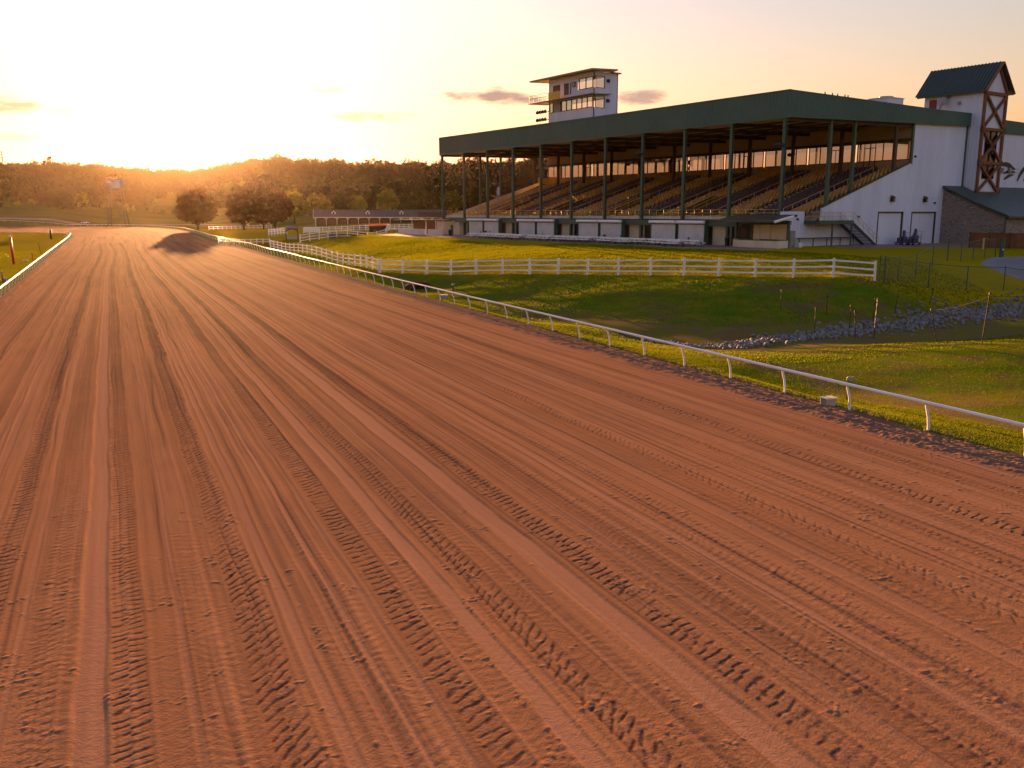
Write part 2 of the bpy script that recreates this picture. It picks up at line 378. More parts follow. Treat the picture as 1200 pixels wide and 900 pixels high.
def blade_mat(nm, c1, c2, c3, ct):
    m, nt, out = new_mat(nm); w = N(nt)
    pos = w.n('ShaderNodeNewGeometry'); c0 = w.noise(pos.outputs['Position'], .3, 5, .65)
    c = w.mix(w.ramp(c0, .35, .65), c1, c2); c = w.mix(w.math('MULTIPLY', pos.outputs['Random Per Island'], .4), c, c3)
    d = w.n('ShaderNodeBsdfDiffuse'); w.l(c, d.inputs[0]); t = w.n('ShaderNodeBsdfTranslucent'); w.l(w.mix(.5, c, ct), t.inputs[0])
    ms = w.n('ShaderNodeMixShader'); ms.inputs[0].default_value = .4; w.l(d.outputs[0], ms.inputs[1]); w.l(t.outputs[0], ms.inputs[2]); w.l(ms.outputs[0], out.inputs[0]); return m
MT['grass_blade'] = blade_mat('grass_blade', (.06, .12, .006), (.14, .15, .008), (.16, .14, .02), (.17, .19, .006))
MT['lawn_blade'] = blade_mat('lawn_blade', (.115, .145, .003), (.17, .165, .003), (.16, .15, .008), (.20, .215, .003))
def dirt_mat():
    m, nt, out = new_mat('track_dirt'); w = N(nt)
    g = w.n('ShaderNodeNewGeometry'); pos = g.outputs['Position']
    uvn = w.n('ShaderNodeAttribute', attribute_name='lane').outputs['Vector']
    ta = w.n('ShaderNodeAttribute', attribute_name='tone'); sp = w.n('ShaderNodeSeparateColor'); w.l(ta.outputs['Color'], sp.inputs[0])
    s1 = w.noise(w.scale(uvn, (1.0, .012, 1)), 1.6, 4, .6); s2 = w.noise(w.scale(uvn, (1.0, .02, 1)), 9.0, 3, .6); s3 = w.noise(uvn, .25, 4, .6)
    c = w.mix(w.ramp(s1, .35, .65), (.250, .122, .062), (.338, .170, .088))
    c = w.mix(w.math('MULTIPLY', w.ramp(s2, .45, .75), .45), c, (.17, .078, .046))
    c = w.mix(w.math('MULTIPLY', w.ramp(s3, .35, .7), .5), c, (.33, .148, .066))
    c = w.mix(w.math('MULTIPLY', w.ramp(w.noise(w.scale(uvn, (1.0, .22, 1)), .16, 5, .65), .46, .7), .35), c, (.17, .08, .046))
    c = w.mix(sp.outputs[1], c, (.345, .180, .112))
    c = w.mix(sp.outputs[0], c, (.085, .042, .030))
    c = w.mix(sp.outputs[2], c, w.mix(w.noise(pos, 1.5, 5, .7), (.13, .075, .05), (.23, .135, .09)))
    gr = w.noise(pos, 28, 3, .65); c = w.mix(w.math('MULTIPLY', w.ramp(w.noise(pos, 75, 2, .7), .55, .75), .3), c, (.44, .26, .155)); c = w.mix(w.math('MULTIPLY', w.ramp(gr, .45, .8), .22), c, (.16, .08, .05))
    p = w.n('ShaderNodeBsdfPrincipled'); w.l(c, p.inputs['Base Color']); p.inputs['Roughness'].default_value = 1.0; p.inputs['Specular IOR Level'].default_value = 0.0002
    w.l(w.bump(w.math('ADD', gr, w.noise(pos, 7, 3, .6)), .22, .02), p.inputs['Normal']); w.l(p.outputs[0], out.inputs[0]); return m
MT['track_dirt'] = dirt_mat()
MT['gravel'] = mat('gravel', (.24, .17, .13), .95, .25, .5, bump=.02, bscale=14)
MT['pad'] = mat('pad', (.22, .20, .20), .9, .12, .4)
MT['ground_strip'] = mat('ground_strip', (.26, .15, .10), .95, .2, .1)
# ================================================================== SETTING
# ------------------------------------------------------------------ grass terrain: one sheet to the horizon
def terrain():
    az = np.radians(np.r_[np.arange(-180, -60, 3.0), np.arange(-60, -38, .8), np.arange(-38, 40, .16), np.arange(40, 62, .8), np.arange(62, 180, 3.0)])
    rr = np.r_[0.5, np.geomspace(3, 1850, 400)]
    R, A_ = np.meshgrid(rr, az, indexing='ij'); x = R * np.sin(A_); y = R * np.cos(A_)
    z = zt(x, y)
    ins = in_poly(x, y, TRACK_POLY)
    z = np.where(ins, np.minimum(z, .02) - .16, z)
    X, Y = WT(x, y); d = np.hypot(x, y)
    uu = (x - G[0]) * U[0] + (y - G[1]) * U[1]; vv = (x - G[0]) * V[0] + (y - G[1]) * V[1]
    # zones: r = mown lawn, g = far hay field, b = bare soil
    fx0, fy0 = at(445.6, 320, .45); fx1, fy1 = at(1025, 327, 1.8)
    side = (x - fx0) * (fy1 - fy0) - (y - fy0) * (fx1 - fx0)          # <0 beyond the fence
    lawn = sst(3, -3, side / 51.) * sst(27, 30, X)
    lawn = np.maximum(lawn, sst(-8.5, -9.5, X) * .7)
    lawn = np.maximum(lawn, sst(24.2, 24.6, X) * sst(27.6, 26.6, X) * .35)
    hay = sst(330, 460, d)
    bare = sst(23.6, 24.0, X) * sst(24.7, 24.1, X) * .9 + sst(26.6, 27.4, X) * sst(30.2, 28.4, X) * .85 * sst(80, 40, Y)
    zc = np.abs(z + .95); bare = np.maximum(bare, sst(.7, .2, zc) * (X > 25) * .9)
    zone = np.stack([lawn, hay, np.clip(bare, 0, 1), np.ones_like(x)], -1)
    nr, na = x.shape; idx = np.arange(nr * na).reshape(nr, na)
    a = idx[:-1, :]; b = idx[1:, :]; f = np.stack([a, np.roll(a, -1, 1), np.roll(b, -1, 1), b], -1).reshape(-1, 4)
    o = np_obj('grass_ground', np.stack([x, y, z], -1).reshape(-1, 3), f, MT['grass_ground'], smooth=True, attrs={'zone': ('FLOAT_COLOR', zone.reshape(-1, 4))})
    tag(o, kind='structure')
terrain()
# ------------------------------------------------------------------ dirt race track with wheel marks
TREADS = [(-5.6, .22, .5, 1), (-4.2, .2, .4, 2), (-2.56, .24, .9, 1), (-1.5, .2, .4, 2), (-.3, .25, .75, 2), (1.72, .30, 1.0, 3), (4.22, .25, 1.0, 1), (5.95, .25, 1.0, 3), (8.35, .27, 1.0, 1),
          (9.9, .24, .4, 2), (11.6, .22, .35, 2), (14.0, .24, .65, 3), (16.1, .2, .4, 2), (18.05, .25, .8, 1), (20.3, .2, .4, 2)]
BANDS = [(-.82, .22, 1.0), (2.36, .10, .8), (2.95, .06, .7), (3.25, .05, .7), (.55, .07, .6), (5.2, .17, 1.0), (7.55, .26, 1.0), (-3.4, .12, .6), (-1.95, .05, .6), (6.7, .06, .5), (9.2, .10, .5),
         (10.8, .16, .6), (12.7, .2, .6), (15.2, .14, .6), (17.0, .16, .5), (19.2, .2, .6), (-6.6, .2, .6), (3.75, .05, .5)]
RIPPLES = [(-1.45, .5), (.9, .5), (3.2, .5), (4.85, .32), (6.5, .55), (9.3, .6), (11.0, .7), (13.1, .6), (15.2, .6), (17.1, .6), (-3.6, .5), (-4.9, .5)]
def track():
    ys = [4.0]
    while ys[-1] < YT: ys.append(ys[-1] + max(.018, .40 * ys[-1] ** 2 / 6800.))
    ys = np.array(ys[:-1] + [YT]); nY = len(ys)
    nU = 1180; t = np.linspace(0, 1, nU)
    xl = XL(ys)[:, None] - .35; xr = XR(ys)[:, None] + .35
    X = xl + (xr - xl) * t[None, :]; Y = np.repeat(ys[:, None], nU, 1); Yc = ys[:, None]
    dy = np.gradient(ys)[:, None] + 0 * X
    z = np.zeros_like(X); dark = np.zeros_like(X); light = np.zeros_like(X)
    drift = (vn(Yc / 37., 0.0, 31) - .5) * .5 + (vn(Yc / 9., 0.0, 32) - .5) * .10
    drift = drift * sst(15, 60, Y) + (vn(Yc / 2.3, 0.0, 33) - .5) * .05
    drift2 = (vn(Y / 60., X / 6., 34) - .5) * 1.3 * sst(40, 160, Y)
    Xw = X + drift + drift2
    # long scratches of the harrow
    a1 = vn(Xw * 11, Y * .05, 1); a2 = vn(Xw * 26, Y * .08, 2); a3 = vn(Xw * 4.2, Y * .03, 3)
    z += (a1 - .5) * .009 + (a2 - .5) * .005 + (a3 - .5) * .015
    dark += .32 * sst(.62, .85, a1) * vn(Xw * 1.1, Y * .07, 4) + .3 * sst(.66, .9, a3) * vn(Xw * .7, Y * .04, 5)
    # ruts: thin dark furrows
    for k in range(90):
        xc = RS.uniform(-8, 23); wd = RS.uniform(.012, .045); st = RS.uniform(.3, 1.0)
        c = slice(max(0, int((xc - 1.5 + 9.1) / 33.4 * nU) - 25), int((xc + 1.5 + 11.5) / 33.4 * nU) + 40)
        e = np.exp(-((Xw[:, c] - xc - (vn(Yc / 7., 0.0, 50 + k) - .5) * .25) / wd) ** 2) * sst(.25, .6, vn(Yc / 6., 0.0, 120 + k))
        z[:, c] -= e * .010 * st; dark[:, c] += .6 * st * e
        e2 = np.exp(-((Xw[:, c] - xc - .07) / .05) ** 2); z[:, c] += e2 * .010 * st; light[:, c] += .25 * st * e2
    # smooth bands pressed by wheels
    def win(xc, r): return slice(max(0, int((xc - r + 9.1) / 33.4 * nU) - 25), int((xc + r + 11.5) / 33.4 * nU) + 40)
    flat = np.zeros_like(X)
    for xc, hw, st in BANDS:
        c = win(xc, hw * 1.6 + 1.4); q = np.abs(Xw[:, c] - xc) / hw; wob = .25 * (vn(Yc * 1.2, X[:, c] * 3, 7) - .5)
        e = sst(1.1, .8, q + wob) * st; flat[:, c] = np.maximum(flat[:, c], e); light[:, c] += .5 * e
        z[:, c] += .012 * np.exp(-((q - 1.2) / .25) ** 2) * st
    z = z * (1 - .8 * flat) - .012 * flat; dark *= (1 - .85 * flat)
    # washed ripples: soft transverse relief
    for xc, hw in RIPPLES:
        c = win(xc, hw + 1.4); Xs = X[:, c]; Ys = Y[:, c]; fl = flat[:, c]
        q = sst(1.1, .6, np.abs(Xw[:, c] - xc) / hw); p = .24
        att = np.clip(1.3 - dy[:, c] / (p * .4), 0, 1)
        ph = Ys / p + (vn(Xs * 3., Ys * 1.2, 9) - .5) * 2.4
        r_ = (.5 + .5 * np.sin(2 * pi * ph)) * vn(Xs * 6., Ys * 3., 10)
        z[:, c] += q * r_ * .0028 * att * (1 - fl); dark[:, c] += .20 * q * (1 - r_) * vn(Xs * 2, Ys * .8, 12) * att * (1 - fl)
    # tread lugs
    for i, (xc, hw, st, kind) in enumerate(TREADS):
        c = win(xc, hw * 1.5 + 1.4); Xs = X[:, c]; Ys = Y[:, c]
        dx = Xw[:, c] - xc - (vn(Yc / 3., 0.0, 70 + i) - .5) * .06; q = np.abs(dx) / hw
        env = sst(1.08, .86, q + .3 * (vn(Ys * 7, Xs * 7, 80 + i) - .5))
        p = (.25, .21, .28)[kind - 1]; att = np.clip(1.35 - dy[:, c] / (p * .35), 0, 1)
        sgn = np.where(dx > 0, 1., -1.)
        slope = (.75, .35, 1.1)[kind - 1]
        jit = (vn(Ys * 3.1, sgn * 3 + Xs * 2.5, 90 + i) - .5) * .7
        ph = Ys / p - sgn * np.abs(dx) * slope / p + np.where(sgn > 0, .5, 0) + jit
        if kind == 1: ph = Ys / p - dx * slope * .6 / p + jit
        fr = ph - np.floor(ph)
        lug = sst(.08, .24, fr) * sst(.98, .80, fr); brk = sst(.22, .55, vn(Ys * 1.6, Xs * 2.5, 100 + i) * .6 + vn(Ys * 6, Xs * 6, 105 + i) * .4 + .08); brk = .3 + .7 * brk; lug = lug * brk
        amt = st * (.62 + .5 * vn(Yc / 7., 0.0, 110 + i) + .2 * (vn(Yc / 1.3, 0.0, 115 + i) - .5))
        z[:, c] += env * (-.004 * st + .0042 * amt * lug * att)
        edge = np.clip(sst(.24, .08, fr) + sst(.80, .95, fr), 0, 1) * brk  # lug edges: moist soil and groove shade both put into the dark tone
        dark[:, c] += env * amt * (att * 1.15 * edge * sst(.10, .45, vn(Ys * 9, Xs * 9, 130 + i)) + (1 - att) * .60 + .08)
        dark[:, c] += amt * .35 * np.exp(-((q - 1.1) / .10) ** 2) * vn(Ys * 1.5, Xs * 4, 140 + i)
        z[:, c] += .010 * st * np.exp(-((q - 1.15) / .15) ** 2)
    # clods
    cl = vn(X * 17, Y * 17, 14) * vn(X * 3, Y * 3, 15); z += sst(.5, .85, cl) * .008 * (1 - flat) * np.clip(1.2 - dy / .05, 0, 1)
    z += (vn(X * 30, Y * 30, 16) - .5) * .003 * (1 - .6 * flat) * np.clip(1.2 - dy / .04, 0, 1)
    z += (vn(X / 3., Y / 14., 17) - .5) * .06
    # rough shoulder of loose soil below the rail
    wv = (vn(Yc / 2.2, 0.0, 18) - .5) * .35 + (vn(Yc * 1.3, 0.0, 19) - .5) * .16
    e = sst(-2.15, -1.75, X + wv - XR(Y)); lump = vn(X * 4, Y * 3, 20) * .6 + vn(X * 11, Y * 11, 21) * .4
    z = z * (1 - .5 * e) + e * (.01 + .055 * lump); shoulder = e.copy()
    el = sst(.9, .5, X + wv - XL(Y)); z += el * (.05 + .05 * lump); shoulder = np.maximum(shoulder, el * .5)
    z -= .17 * sst(-.30, .30, X - XR(Y) + .5 * wv) + .15 * sst(.1, -.3, X - XL(Y))
    x2, y2 = TW(X, Y); pts = [np.stack([x2, y2, z + .01], -1)]
    dark = np.clip(dark, 0, 1); light = np.clip(light, 0, 1) * (1 - .6 * dark)
    # the far turn
    rows = []
    i0 = int(np.argmin(np.hypot(*(INF - np.array(TW(float(XL(YT)), YT))).T))); j0 = int(np.argmin(np.hypot(*(OUF - np.array(TW(24.9, YT))).T)))
    n2 = 150
    si = np.linspace(i0, 139, n2 + 1)[1:]; sj = np.linspace(j0, 139, n2 + 1)[1:]
    ii = np.c_[np.interp(si, range(140), INF[:, 0]), np.interp(si, range(140), INF[:, 1])]; jj = np.c_[np.interp(sj, range(140), OUF[:, 0]), np.interp(sj, range(140), OUF[:, 1])]
    P2 = ii[:, None, :] + (jj - ii)[:, None, :] * t[None, :, None]
    Yf = np.linspace(YT + 2, YT + 330, n2)[:, None] + 0 * t[None, :]; Xf = X[-1][None, :] + 0 * Yf
    a3 = vn((Xf + drift2[-1]) * 2.2, Yf * .02, 3); sh2 = np.repeat(shoulder[-1:], n2, 0)
    pts.append(np.concatenate([P2, np.where((t > .99) | (t < .01), -.1, .012)[None, :, None] + 0 * P2[..., :1]], -1))
    dark = np.r_[dark, .4 * sst(.5, .8, a3)]; light = np.r_[light, .3 * sst(.5, .8, vn(Xf * 1.5, Yf * .02, 22))]; shoulder = np.r_[shoulder, sh2]
    X = np.r_[X, Xf]; Y = np.r_[Y, Yf]; Pn = np.concatenate(pts, 0)
    nr = Pn.shape[0]; idx = np.arange(nr * nU, dtype=np.int32).reshape(nr, nU)
    f = np.stack([idx[:-1, :-1], idx[:-1, 1:], idx[1:, 1:], idx[1:, :-1]], -1).reshape(-1, 4)
    tone = np.stack([dark, light, np.clip(shoulder, 0, 1), np.ones_like(dark)], -1); lane = np.stack([X, Y, 0 * X], -1)
    o = np_obj('dirt_track', Pn.reshape(-1, 3), f, MT['track_dirt'], smooth=True, attrs={'tone': ('FLOAT_COLOR', tone.reshape(-1, 4)), 'lane': ('FLOAT_VECTOR', lane.reshape(-1, 3))})
    tag(o, kind='structure')
track()
# ------------------------------------------------------------------ thin sheets laid on the ground
def sheet(name, quad, n, m, dz, mt, rag=.0):
    """quad: four world corners, draped over the ground"""
    q = np.array(quad, float); s, t = np.meshgrid(np.linspace(0, 1, n), np.linspace(0, 1, m), indexing='ij')
    w = (q[0] * ((1 - s) * (1 - t))[..., None] + q[1] * (s * (1 - t))[..., None] + q[2] * (s * t)[..., None] + q[3] * ((1 - s) * t)[..., None])
    x = w[..., 0]; y = w[..., 1]; edge = np.minimum(np.minimum(s, 1 - s) * n, np.minimum(t, 1 - t) * m)
    z = zt(x, y) + dz - np.where(edge < .6, .08 + rag * vn(x * .8, y * .8, 3), 0)
    idx = np.arange(n * m).reshape(n, m); f = np.stack([idx[:-1, :-1], idx[1:, :-1], idx[1:, 1:], idx[:-1, 1:]], -1).reshape(-1, 4)
    return tag(np_obj(name, np.stack([x, y, z], -1).reshape(-1, 3), f, mt, smooth=True), kind='structure')
sheet('gravel_apron', [GW(-3, -7.4), GW(96, -8.2), GW(96, 1.0), GW(-3, 1.0)], 160, 22, .05, MT['gravel'], .1)
sheet('end_pavement', [GW(-7, 6), GW(0, 6), GW(0, 34), GW(-7, 34)], 20, 40, .05, MT['gravel'], .1)
sheet('concrete_pad', [at(1128, 318, 1.5), at(1230, 321, 1.4), at(1230, 307, 1.8), at(1165, 307, 1.8)], 20, 12, .06, MT['pad'], .0)
sheet('training_track', [(-520, 548), (-70, 542), (-70, 562), (-520, 570)], 90, 8, .25, MT['ground_strip'], .1)
# ------------------------------------------------------------------ foliage
def leaves(P, size, rs, flat=.0):
    """one quad per point of P, random facing"""
    n = len(P); a = rs.normal(size=(n, 3)); a /= np.linalg.norm(a, axis=1)[:, None]; b = rs.normal(size=(n, 3)); b -= a * (a * b).sum(1)[:, None]; b /= np.linalg.norm(b, axis=1)[:, None]
    s = (size * rs.uniform(.6, 1.4, n))[:, None]; c = np.cross(a, b)
    u = b * s * .5; v = c * s * .5 * rs.uniform(.55, 1, n)[:, None]
    return np.stack([P - u, P - v * .8, P + u, P + v * .8], 1).reshape(-1, 3)
def quads(n): return np.arange(n * 4, dtype=np.int32).reshape(-1, 4)
def crown_pts(rs, n, c, r, clumps, spread, shell=.72):
    d = rs.normal(size=(clumps, 3)); d /= np.linalg.norm(d, axis=1)[:, None]
    rad = shell + (1 - shell) * rs.uniform(0, 1, clumps); inner = rs.uniform(0, 1, clumps) < .22; rad[inner] *= rs.uniform(.2, .8, inner.sum())
    C_ = d * rad[:, None]; C_[:, 2] = np.where(C_[:, 2] < -.55, -.55 + (C_[:, 2] + .55) * .3, C_[:, 2])
    k = rs.randint(0, clumps, n); P = C_[k] + rs.normal(size=(n, 3)) * spread
    return np.array(c) + P * np.array(r)
def tree(name, label, cat, x, y, h, w, mt, group=None, n=2600, leaf=.4, clumps=46, spread=.15, trunk=.16, seed=0, base=None, fork=True, dense=False):
    rs = np.random.RandomState(seed + 100); z0 = gz(x, y) if base is None else base
    t = thing(name, label, cat, (x, y, z0 - .05), 0, group)
    ct_ = h * trunk; cz = (h + ct_) / 2; rz = (h - ct_) / 2 * .95
    P = crown_pts(rs, n, (0, 0, cz), (w / 2 * .95, w / 2 * .95, rz), clumps, spread)
    if dense:
        P = np.r_[P[:n - n // 4], crown_pts(rs, n // 4, (0, 0, cz), (w * .43, w * .43, rz * .88), 60, .12)]; L_ = leaves(P, leaf, rs); q_ = L_.reshape(-1, 4, 3); m_ = q_[n - n // 4:].mean(1, keepdims=True); q_[n - n // 4:] = m_ + (q_[n - n // 4:] - m_) * 3.0; L_ = q_.reshape(-1, 3)
    else: L_ = leaves(P, leaf, rs)
    np_obj('crown', L_, quads(n), MT[mt], t)
    b = MB(); r0 = max(.06, h * .022)
    b.tube([(0, 0, 0), (rs.uniform(-.1, .1), rs.uniform(-.1, .1), ct_), (rs.uniform(-.3, .3), 0, cz)], [r0 * 1.3, r0, r0 * .5], 8)
    if fork:
        for k in range(5):
            a = 2 * pi * k / 5 + rs.uniform(-.4, .4); e = w * .33
            b.tube([(0, 0, ct_ * .85), (cos(a) * e * .5, sin(a) * e * .5, ct_ + (cz - ct_) * .6), (cos(a) * e, sin(a) * e, cz + rs.uniform(-.1, .3) * rz)], [r0 * .6, r0 * .45, r0 * .2], 6)
    b.build('trunk', MT['bark'], t); return t
# three clipped round shade trees by the turn
tx_, ty_ = at(232, 269.5, .1)
tree('shade_tree', 'round clipped shade tree standing alone by the far turn', 'tree', tx_, ty_, 17.0, 17.2, 'leaf_round', None, 11000, .72, 340, .05, .075, 1, dense=True)
for i, (px, w_, h_, lb) in enumerate([(286, 12.8, 15.4, 'first shade tree of the close pair, the one nearer the lone round tree'), (325, 14.2, 15.6, 'round shade tree beside the long stable, end of the clipped row'), (305, 12.0, 14.6, 'clipped shade tree squeezed between its two round neighbours')]):
    x, y = at(px, 270.6, .2); tree('shade_tree', lb, 'tree', x, y + (0, -3, 5)[i], h_, w_, 'leaf_round', None, 9500, .7, 280, .05, .075, 2 + i, dense=True)
# trees at the foot of the hill: pixel column, top row, distance, width in px, material
foot = [(345, 222, 470, 26, 'leaf_bright'), (372, 226, 455, 32, 'leaf_bright'), (395, 222, 480, 30, 'leaf_dark'), (418, 228, 480, 26, 'leaf_bright'), (436, 218, 500, 34, 'leaf_dark'), (455, 221, 450, 24, 'leaf_bright'),
        (474, 226, 470, 26, 'leaf_dark'), (492, 222, 470, 30, 'leaf_dark'), (508, 228, 470, 24, 'leaf_dark'), (530, 224, 470, 26, 'leaf_bright'), (548, 232, 500, 30, 'leaf_dark'), (568, 228, 520, 34, 'leaf_bright'), (590, 232, 510, 30, 'leaf_dark'),
        (612, 226, 540, 34, 'leaf_dark'), (636, 228, 530, 30, 'leaf_bright'), (404, 208, 560, 34, 'leaf_dark'), (376, 208, 580, 40, 'leaf_dark'), (350, 206, 590, 38, 'leaf_dark'), (428, 206, 600, 30, 'leaf_dark'), (462, 208, 580, 36, 'leaf_dark'), (560, 214, 470, 26, 'leaf_dark'), (527, 207, 540, 22, 'leaf_dark'),
        (95, 224, 760, 19, 'leaf_bright'), (330, 226, 520, 24, 'leaf_dark')]
for i, (px, ytop, d, wpx, mt_) in enumerate(foot):
    x = (px - 600) / 1059. * d; z0 = gz(x, d); top = 7 + (249 - ytop) * d / 1059.
    bright = mt_ == 'leaf_bright'
    tree('broadleaf_tree', 'yellow-green broadleaf tree at the foot of the wooded hill' if bright else 'dark bushy broadleaf tree at the foot of the wooded hill', 'tree', x, d, max(5, top - z0), wpx * d / 1059., mt_,
         'pale trees below the hill' if bright else 'dark trees below the hill', 2000, .95 * d / 480., 46, .12, .10, 20 + i, fork=False, dense=True)
for i, (px, yb, hpx, wpx) in enumerate([(1, 243, 8, 9), (22, 244, 9, 9), (39, 243, 11, 13), (56, 243.5, 8, 7), (95, 238, 9, 6), (111, 241, 11, 10), (121, 243, 6, 8), (149, 239, 10, 6), (157, 241.5, 9, 5), (182, 242, 7, 10), (190, 242, 8, 8), (70, 246, 5, 6), (205, 240, 8, 9)]):
    d = 640.; x = (px - 600) / 1059. * d
    for _ in range(12):                                   # slide along the view ray until it meets the field
        zz = gz(x, d); ez = 7 - (yb - 249) * d / 1059.; d -= (zz - ez) * 4; d = min(max(d, 470), 800); x = (px - 600) / 1059. * d
    tree('field_bush', 'scrubby bush growing alone in the hay field', 'bush', x, d, hpx * d / 1059., wpx * d / 1059., 'leaf_bright' if i % 3 else 'leaf_dark', 'bushes scattered over the hay field', 420, .75, 18, .2, .1, 60 + i, fork=False)
def woods():
    rs = np.random.RandomState(5); pts = []; V_ = []; 
    n = 0; core = []
    p = rs.uniform(-260, 800, 9000); R = np.interp(p, HP, HR); lo = np.interp(p, [-260, 180, 240, 330, 420, 700], [.70, .56, .54, .56, .60, .58]); q = rs.uniform(0, 1, 9000)
    d = R * (lo + (1.06 - lo) * q ** .8); x = (p - 600) / 1059. * d; y = d
    glade = vn(x / 60, y / 60, 77); keep = (glade > .26) | (d > .9 * R); keep &= rs.uniform(0, 1, 9000) < np.where((p > 90) & (p < 310), .62, .42)
    # meadow showing through behind the grandstand
    keep &= ~((p > 575) & (p < 660) & (d < .8 * R)); keep &= ~((p > 180) & (p < 255) & (d < .66 * R))
    x, y, d, p = x[keep], y[keep], d[keep], p[keep]; z = zt(x, y)
    for i in range(len(x)):
        h = rs.uniform(11, 19) * (1.0 if d[i] > 700 else .85); 
        if rs.uniform() < .05: h *= 1.08
        w = h * rs.uniform(.55, .95); m = 150 if d[i] > .9 * ridge(x[i:i + 1], y[i:i + 1])[0][0] else 110
        P = crown_pts(rs, m, (x[i], y[i], z[i] + h * .56), (w * .5, w * .5, h * .44), 20, .10); V_.append(leaves(P, 1.7 if d[i] < 700 else 2.1, rs))
        # opaque heart of the crown
        P2 = crown_pts(rs, 34, (x[i], y[i], z[i] + h * .5), (w * .38, w * .38, h * .38), 12, .12); V_.append(leaves(P2, 4.4, rs))
    V_ = np.concatenate(V_); o = np_obj('woods', V_, quads(len(V_) // 4), MT['leaf_wood']); tag(o, kind='stuff')
woods()
# ------------------------------------------------------------------ grass blades near the camera
def blades():
    rs = np.random.RandomState(3); XX = []; YY = []; HH = []; WW = []
    def strip(n, X0, X1, Y0, Y1, h, w, pw=1.0):
        X = rs.uniform(X0, X1, n); Y = Y0 + (Y1 - Y0) * rs.uniform(0, 1, n) ** pw; k = vn(X * 1.2, Y * 1.2, 41) + .4 * vn(X * 5, Y * 5, 42)
        m = rs.uniform(.15, .75, n) < k
        X, Y = X[m], Y[m]; XX.append(X); YY.append(Y); HH.append(rs.uniform(.5, 1.3, len(X)) * h); WW.append(np.full(len(X), w) * rs.uniform(.6, 1.3, len(X)))
    strip(60000, 23.95, 27.0, 8, 42, .05, .014, 1.5); strip(30000, 23.95, 27.2, 40, 130, .10, .03, 1.4)
    strip(50000, 26.5, 44, 6, 44, .03, .02, 1.2); strip(12000, 27, 60, 30, 60, .04, .04)
    strip(330000, 27, 100, 34, 114, .13, .05); strip(60000, 27, 52, 112, 215, .17, .08)
    strip(12000, -24, -9.6, 75, 190, .13, .07, 1.4)
    X = np.concatenate(XX); Y = np.concatenate(YY); h = np.concatenate(HH); w = np.concatenate(WW); x, y = TW(X, Y); z = zt(x, y)
    u = (x - G[0]) * U[0] + (y - G[1]) * U[1]; v = (x - G[0]) * V[0] + (y - G[1]) * V[1]
    k = (v < -8.2) & ~((z < -.62) & (X > 30)); x, y, z, h, w, v = x[k], y[k], z[k], h[k], w[k], v[k]
    fx0, fy0 = at(445.6, 320, .45); fx1, fy1 = at(1025, 327, 1.8); side = ((x - fx0) * (fy1 - fy0) - (y - fy0) * (fx1 - fx0)) / 51.
    lw = side < 0; h = np.where(lw, h * .62, h * np.where(h > .085, .28, .8))
    n = len(x); a = rs.uniform(0, 2 * pi, n); dx = np.cos(a) * w; dy = np.sin(a) * w; lx = rs.normal(size=n) * h * .45; ly = rs.normal(size=n) * h * .45
    vs = np.stack([np.stack([x - dx, y - dy, z - .01], -1), np.stack([x + dx, y + dy, z - .01], -1), np.stack([x + lx, y + ly, z + h], -1)], 1).reshape(-1, 3)
    tag(np_obj('grass', vs, np.arange(n * 3, dtype=np.int32).reshape(-1, 3), None, mats=[MT['grass_blade'], MT['lawn_blade']], midx=lw.astype(np.int32)), kind='stuff')
blades()
# ------------------------------------------------------------------ rip-rap in the ditch
def riprap():
    rs = np.random.RandomState(9); path = catmull([TW(29.6, 50), at(835, 408, -.95), at(900, 401, -.95), at(960, 394, -.95), at(1020, 386, -.95), at(1080, 379, -.95), at(1140, 370, -.95), at(1200, 362, -.95), at(1270, 352, -.95)], 400)
    bv = []; b = MB(); b.lathe([(.02, -.5), (.42, -.34), (.5, 0.05), (.36, .36), (.02, .48)], 7); base = np.array(b.v); fb = []
    V_ = []; Fq = []; cnt = 0
    quad_f = [f for f in b.f if len(f) == 4]; qf = np.array(quad_f)
    for k in range(2300):
        s = rs.uniform(0, 399); i = int(s); t = path[min(i + 1, 399)] - path[i]; t /= np.linalg.norm(t) + 1e-9; nrm = np.array([-t[1], t[0]]); off = rs.normal() * .85
        wide = np.interp(s, [0, 60, 140, 399], [.35, .7, 1.0, 1.15]); P = path[i] + nrm * off * wide + t * rs.uniform(-.2, .2)
        r = rs.uniform(.13, .34) * (.75 if s < 60 else 1); z = gz(P[0], P[1]) + r * .22
        q = rs.normal(size=4); q /= np.linalg.norm(q); M_ = Matrix.Identity(3); 
        from mathutils import Quaternion
        M_ = np.array(Quaternion(q).to_matrix()); sc = r * rs.uniform(.6, 1.25, 3)
        vv = (base * (1 + rs.uniform(-.16, .16, base.shape))) * sc; vv = vv @ M_.T + np.array([P[0], P[1], z]); V_.append(vv); Fq.append(qf + cnt); cnt += len(vv)
    tag(np_obj('riprap_rubble', np.concatenate(V_), np.concatenate(Fq), MT['rock']), kind='stuff')
riprap()
# ================================================================== GRANDSTAND  (local x = -u along the front, y = v to the rear)
ZB = 2.9
class GBd(MB):
    def ub(s, u0, u1, v0, v1, z0, z1): return s.box(-u0, -u1, v0, v1, z0, z1)
    def put(s, name, m, parent, smooth=False, label=None):
        s.v = [(a, b, c - ZB) for a, b, c in s.v]; o = s.build(name, m, parent, smooth)
        if label: o['label'] = label
        return o
def groot(name, label, cat, group=None): return thing(name, label, cat, (G[0], G[1], ZB), GROT, group)
LU = 82.0; DV = 37.5; CU = [.35 + 8.17 * k for k in range(11)]
gs = groot('grandstand', 'long open grandstand with green roof, yellow railings and rows of seats', 'grandstand')
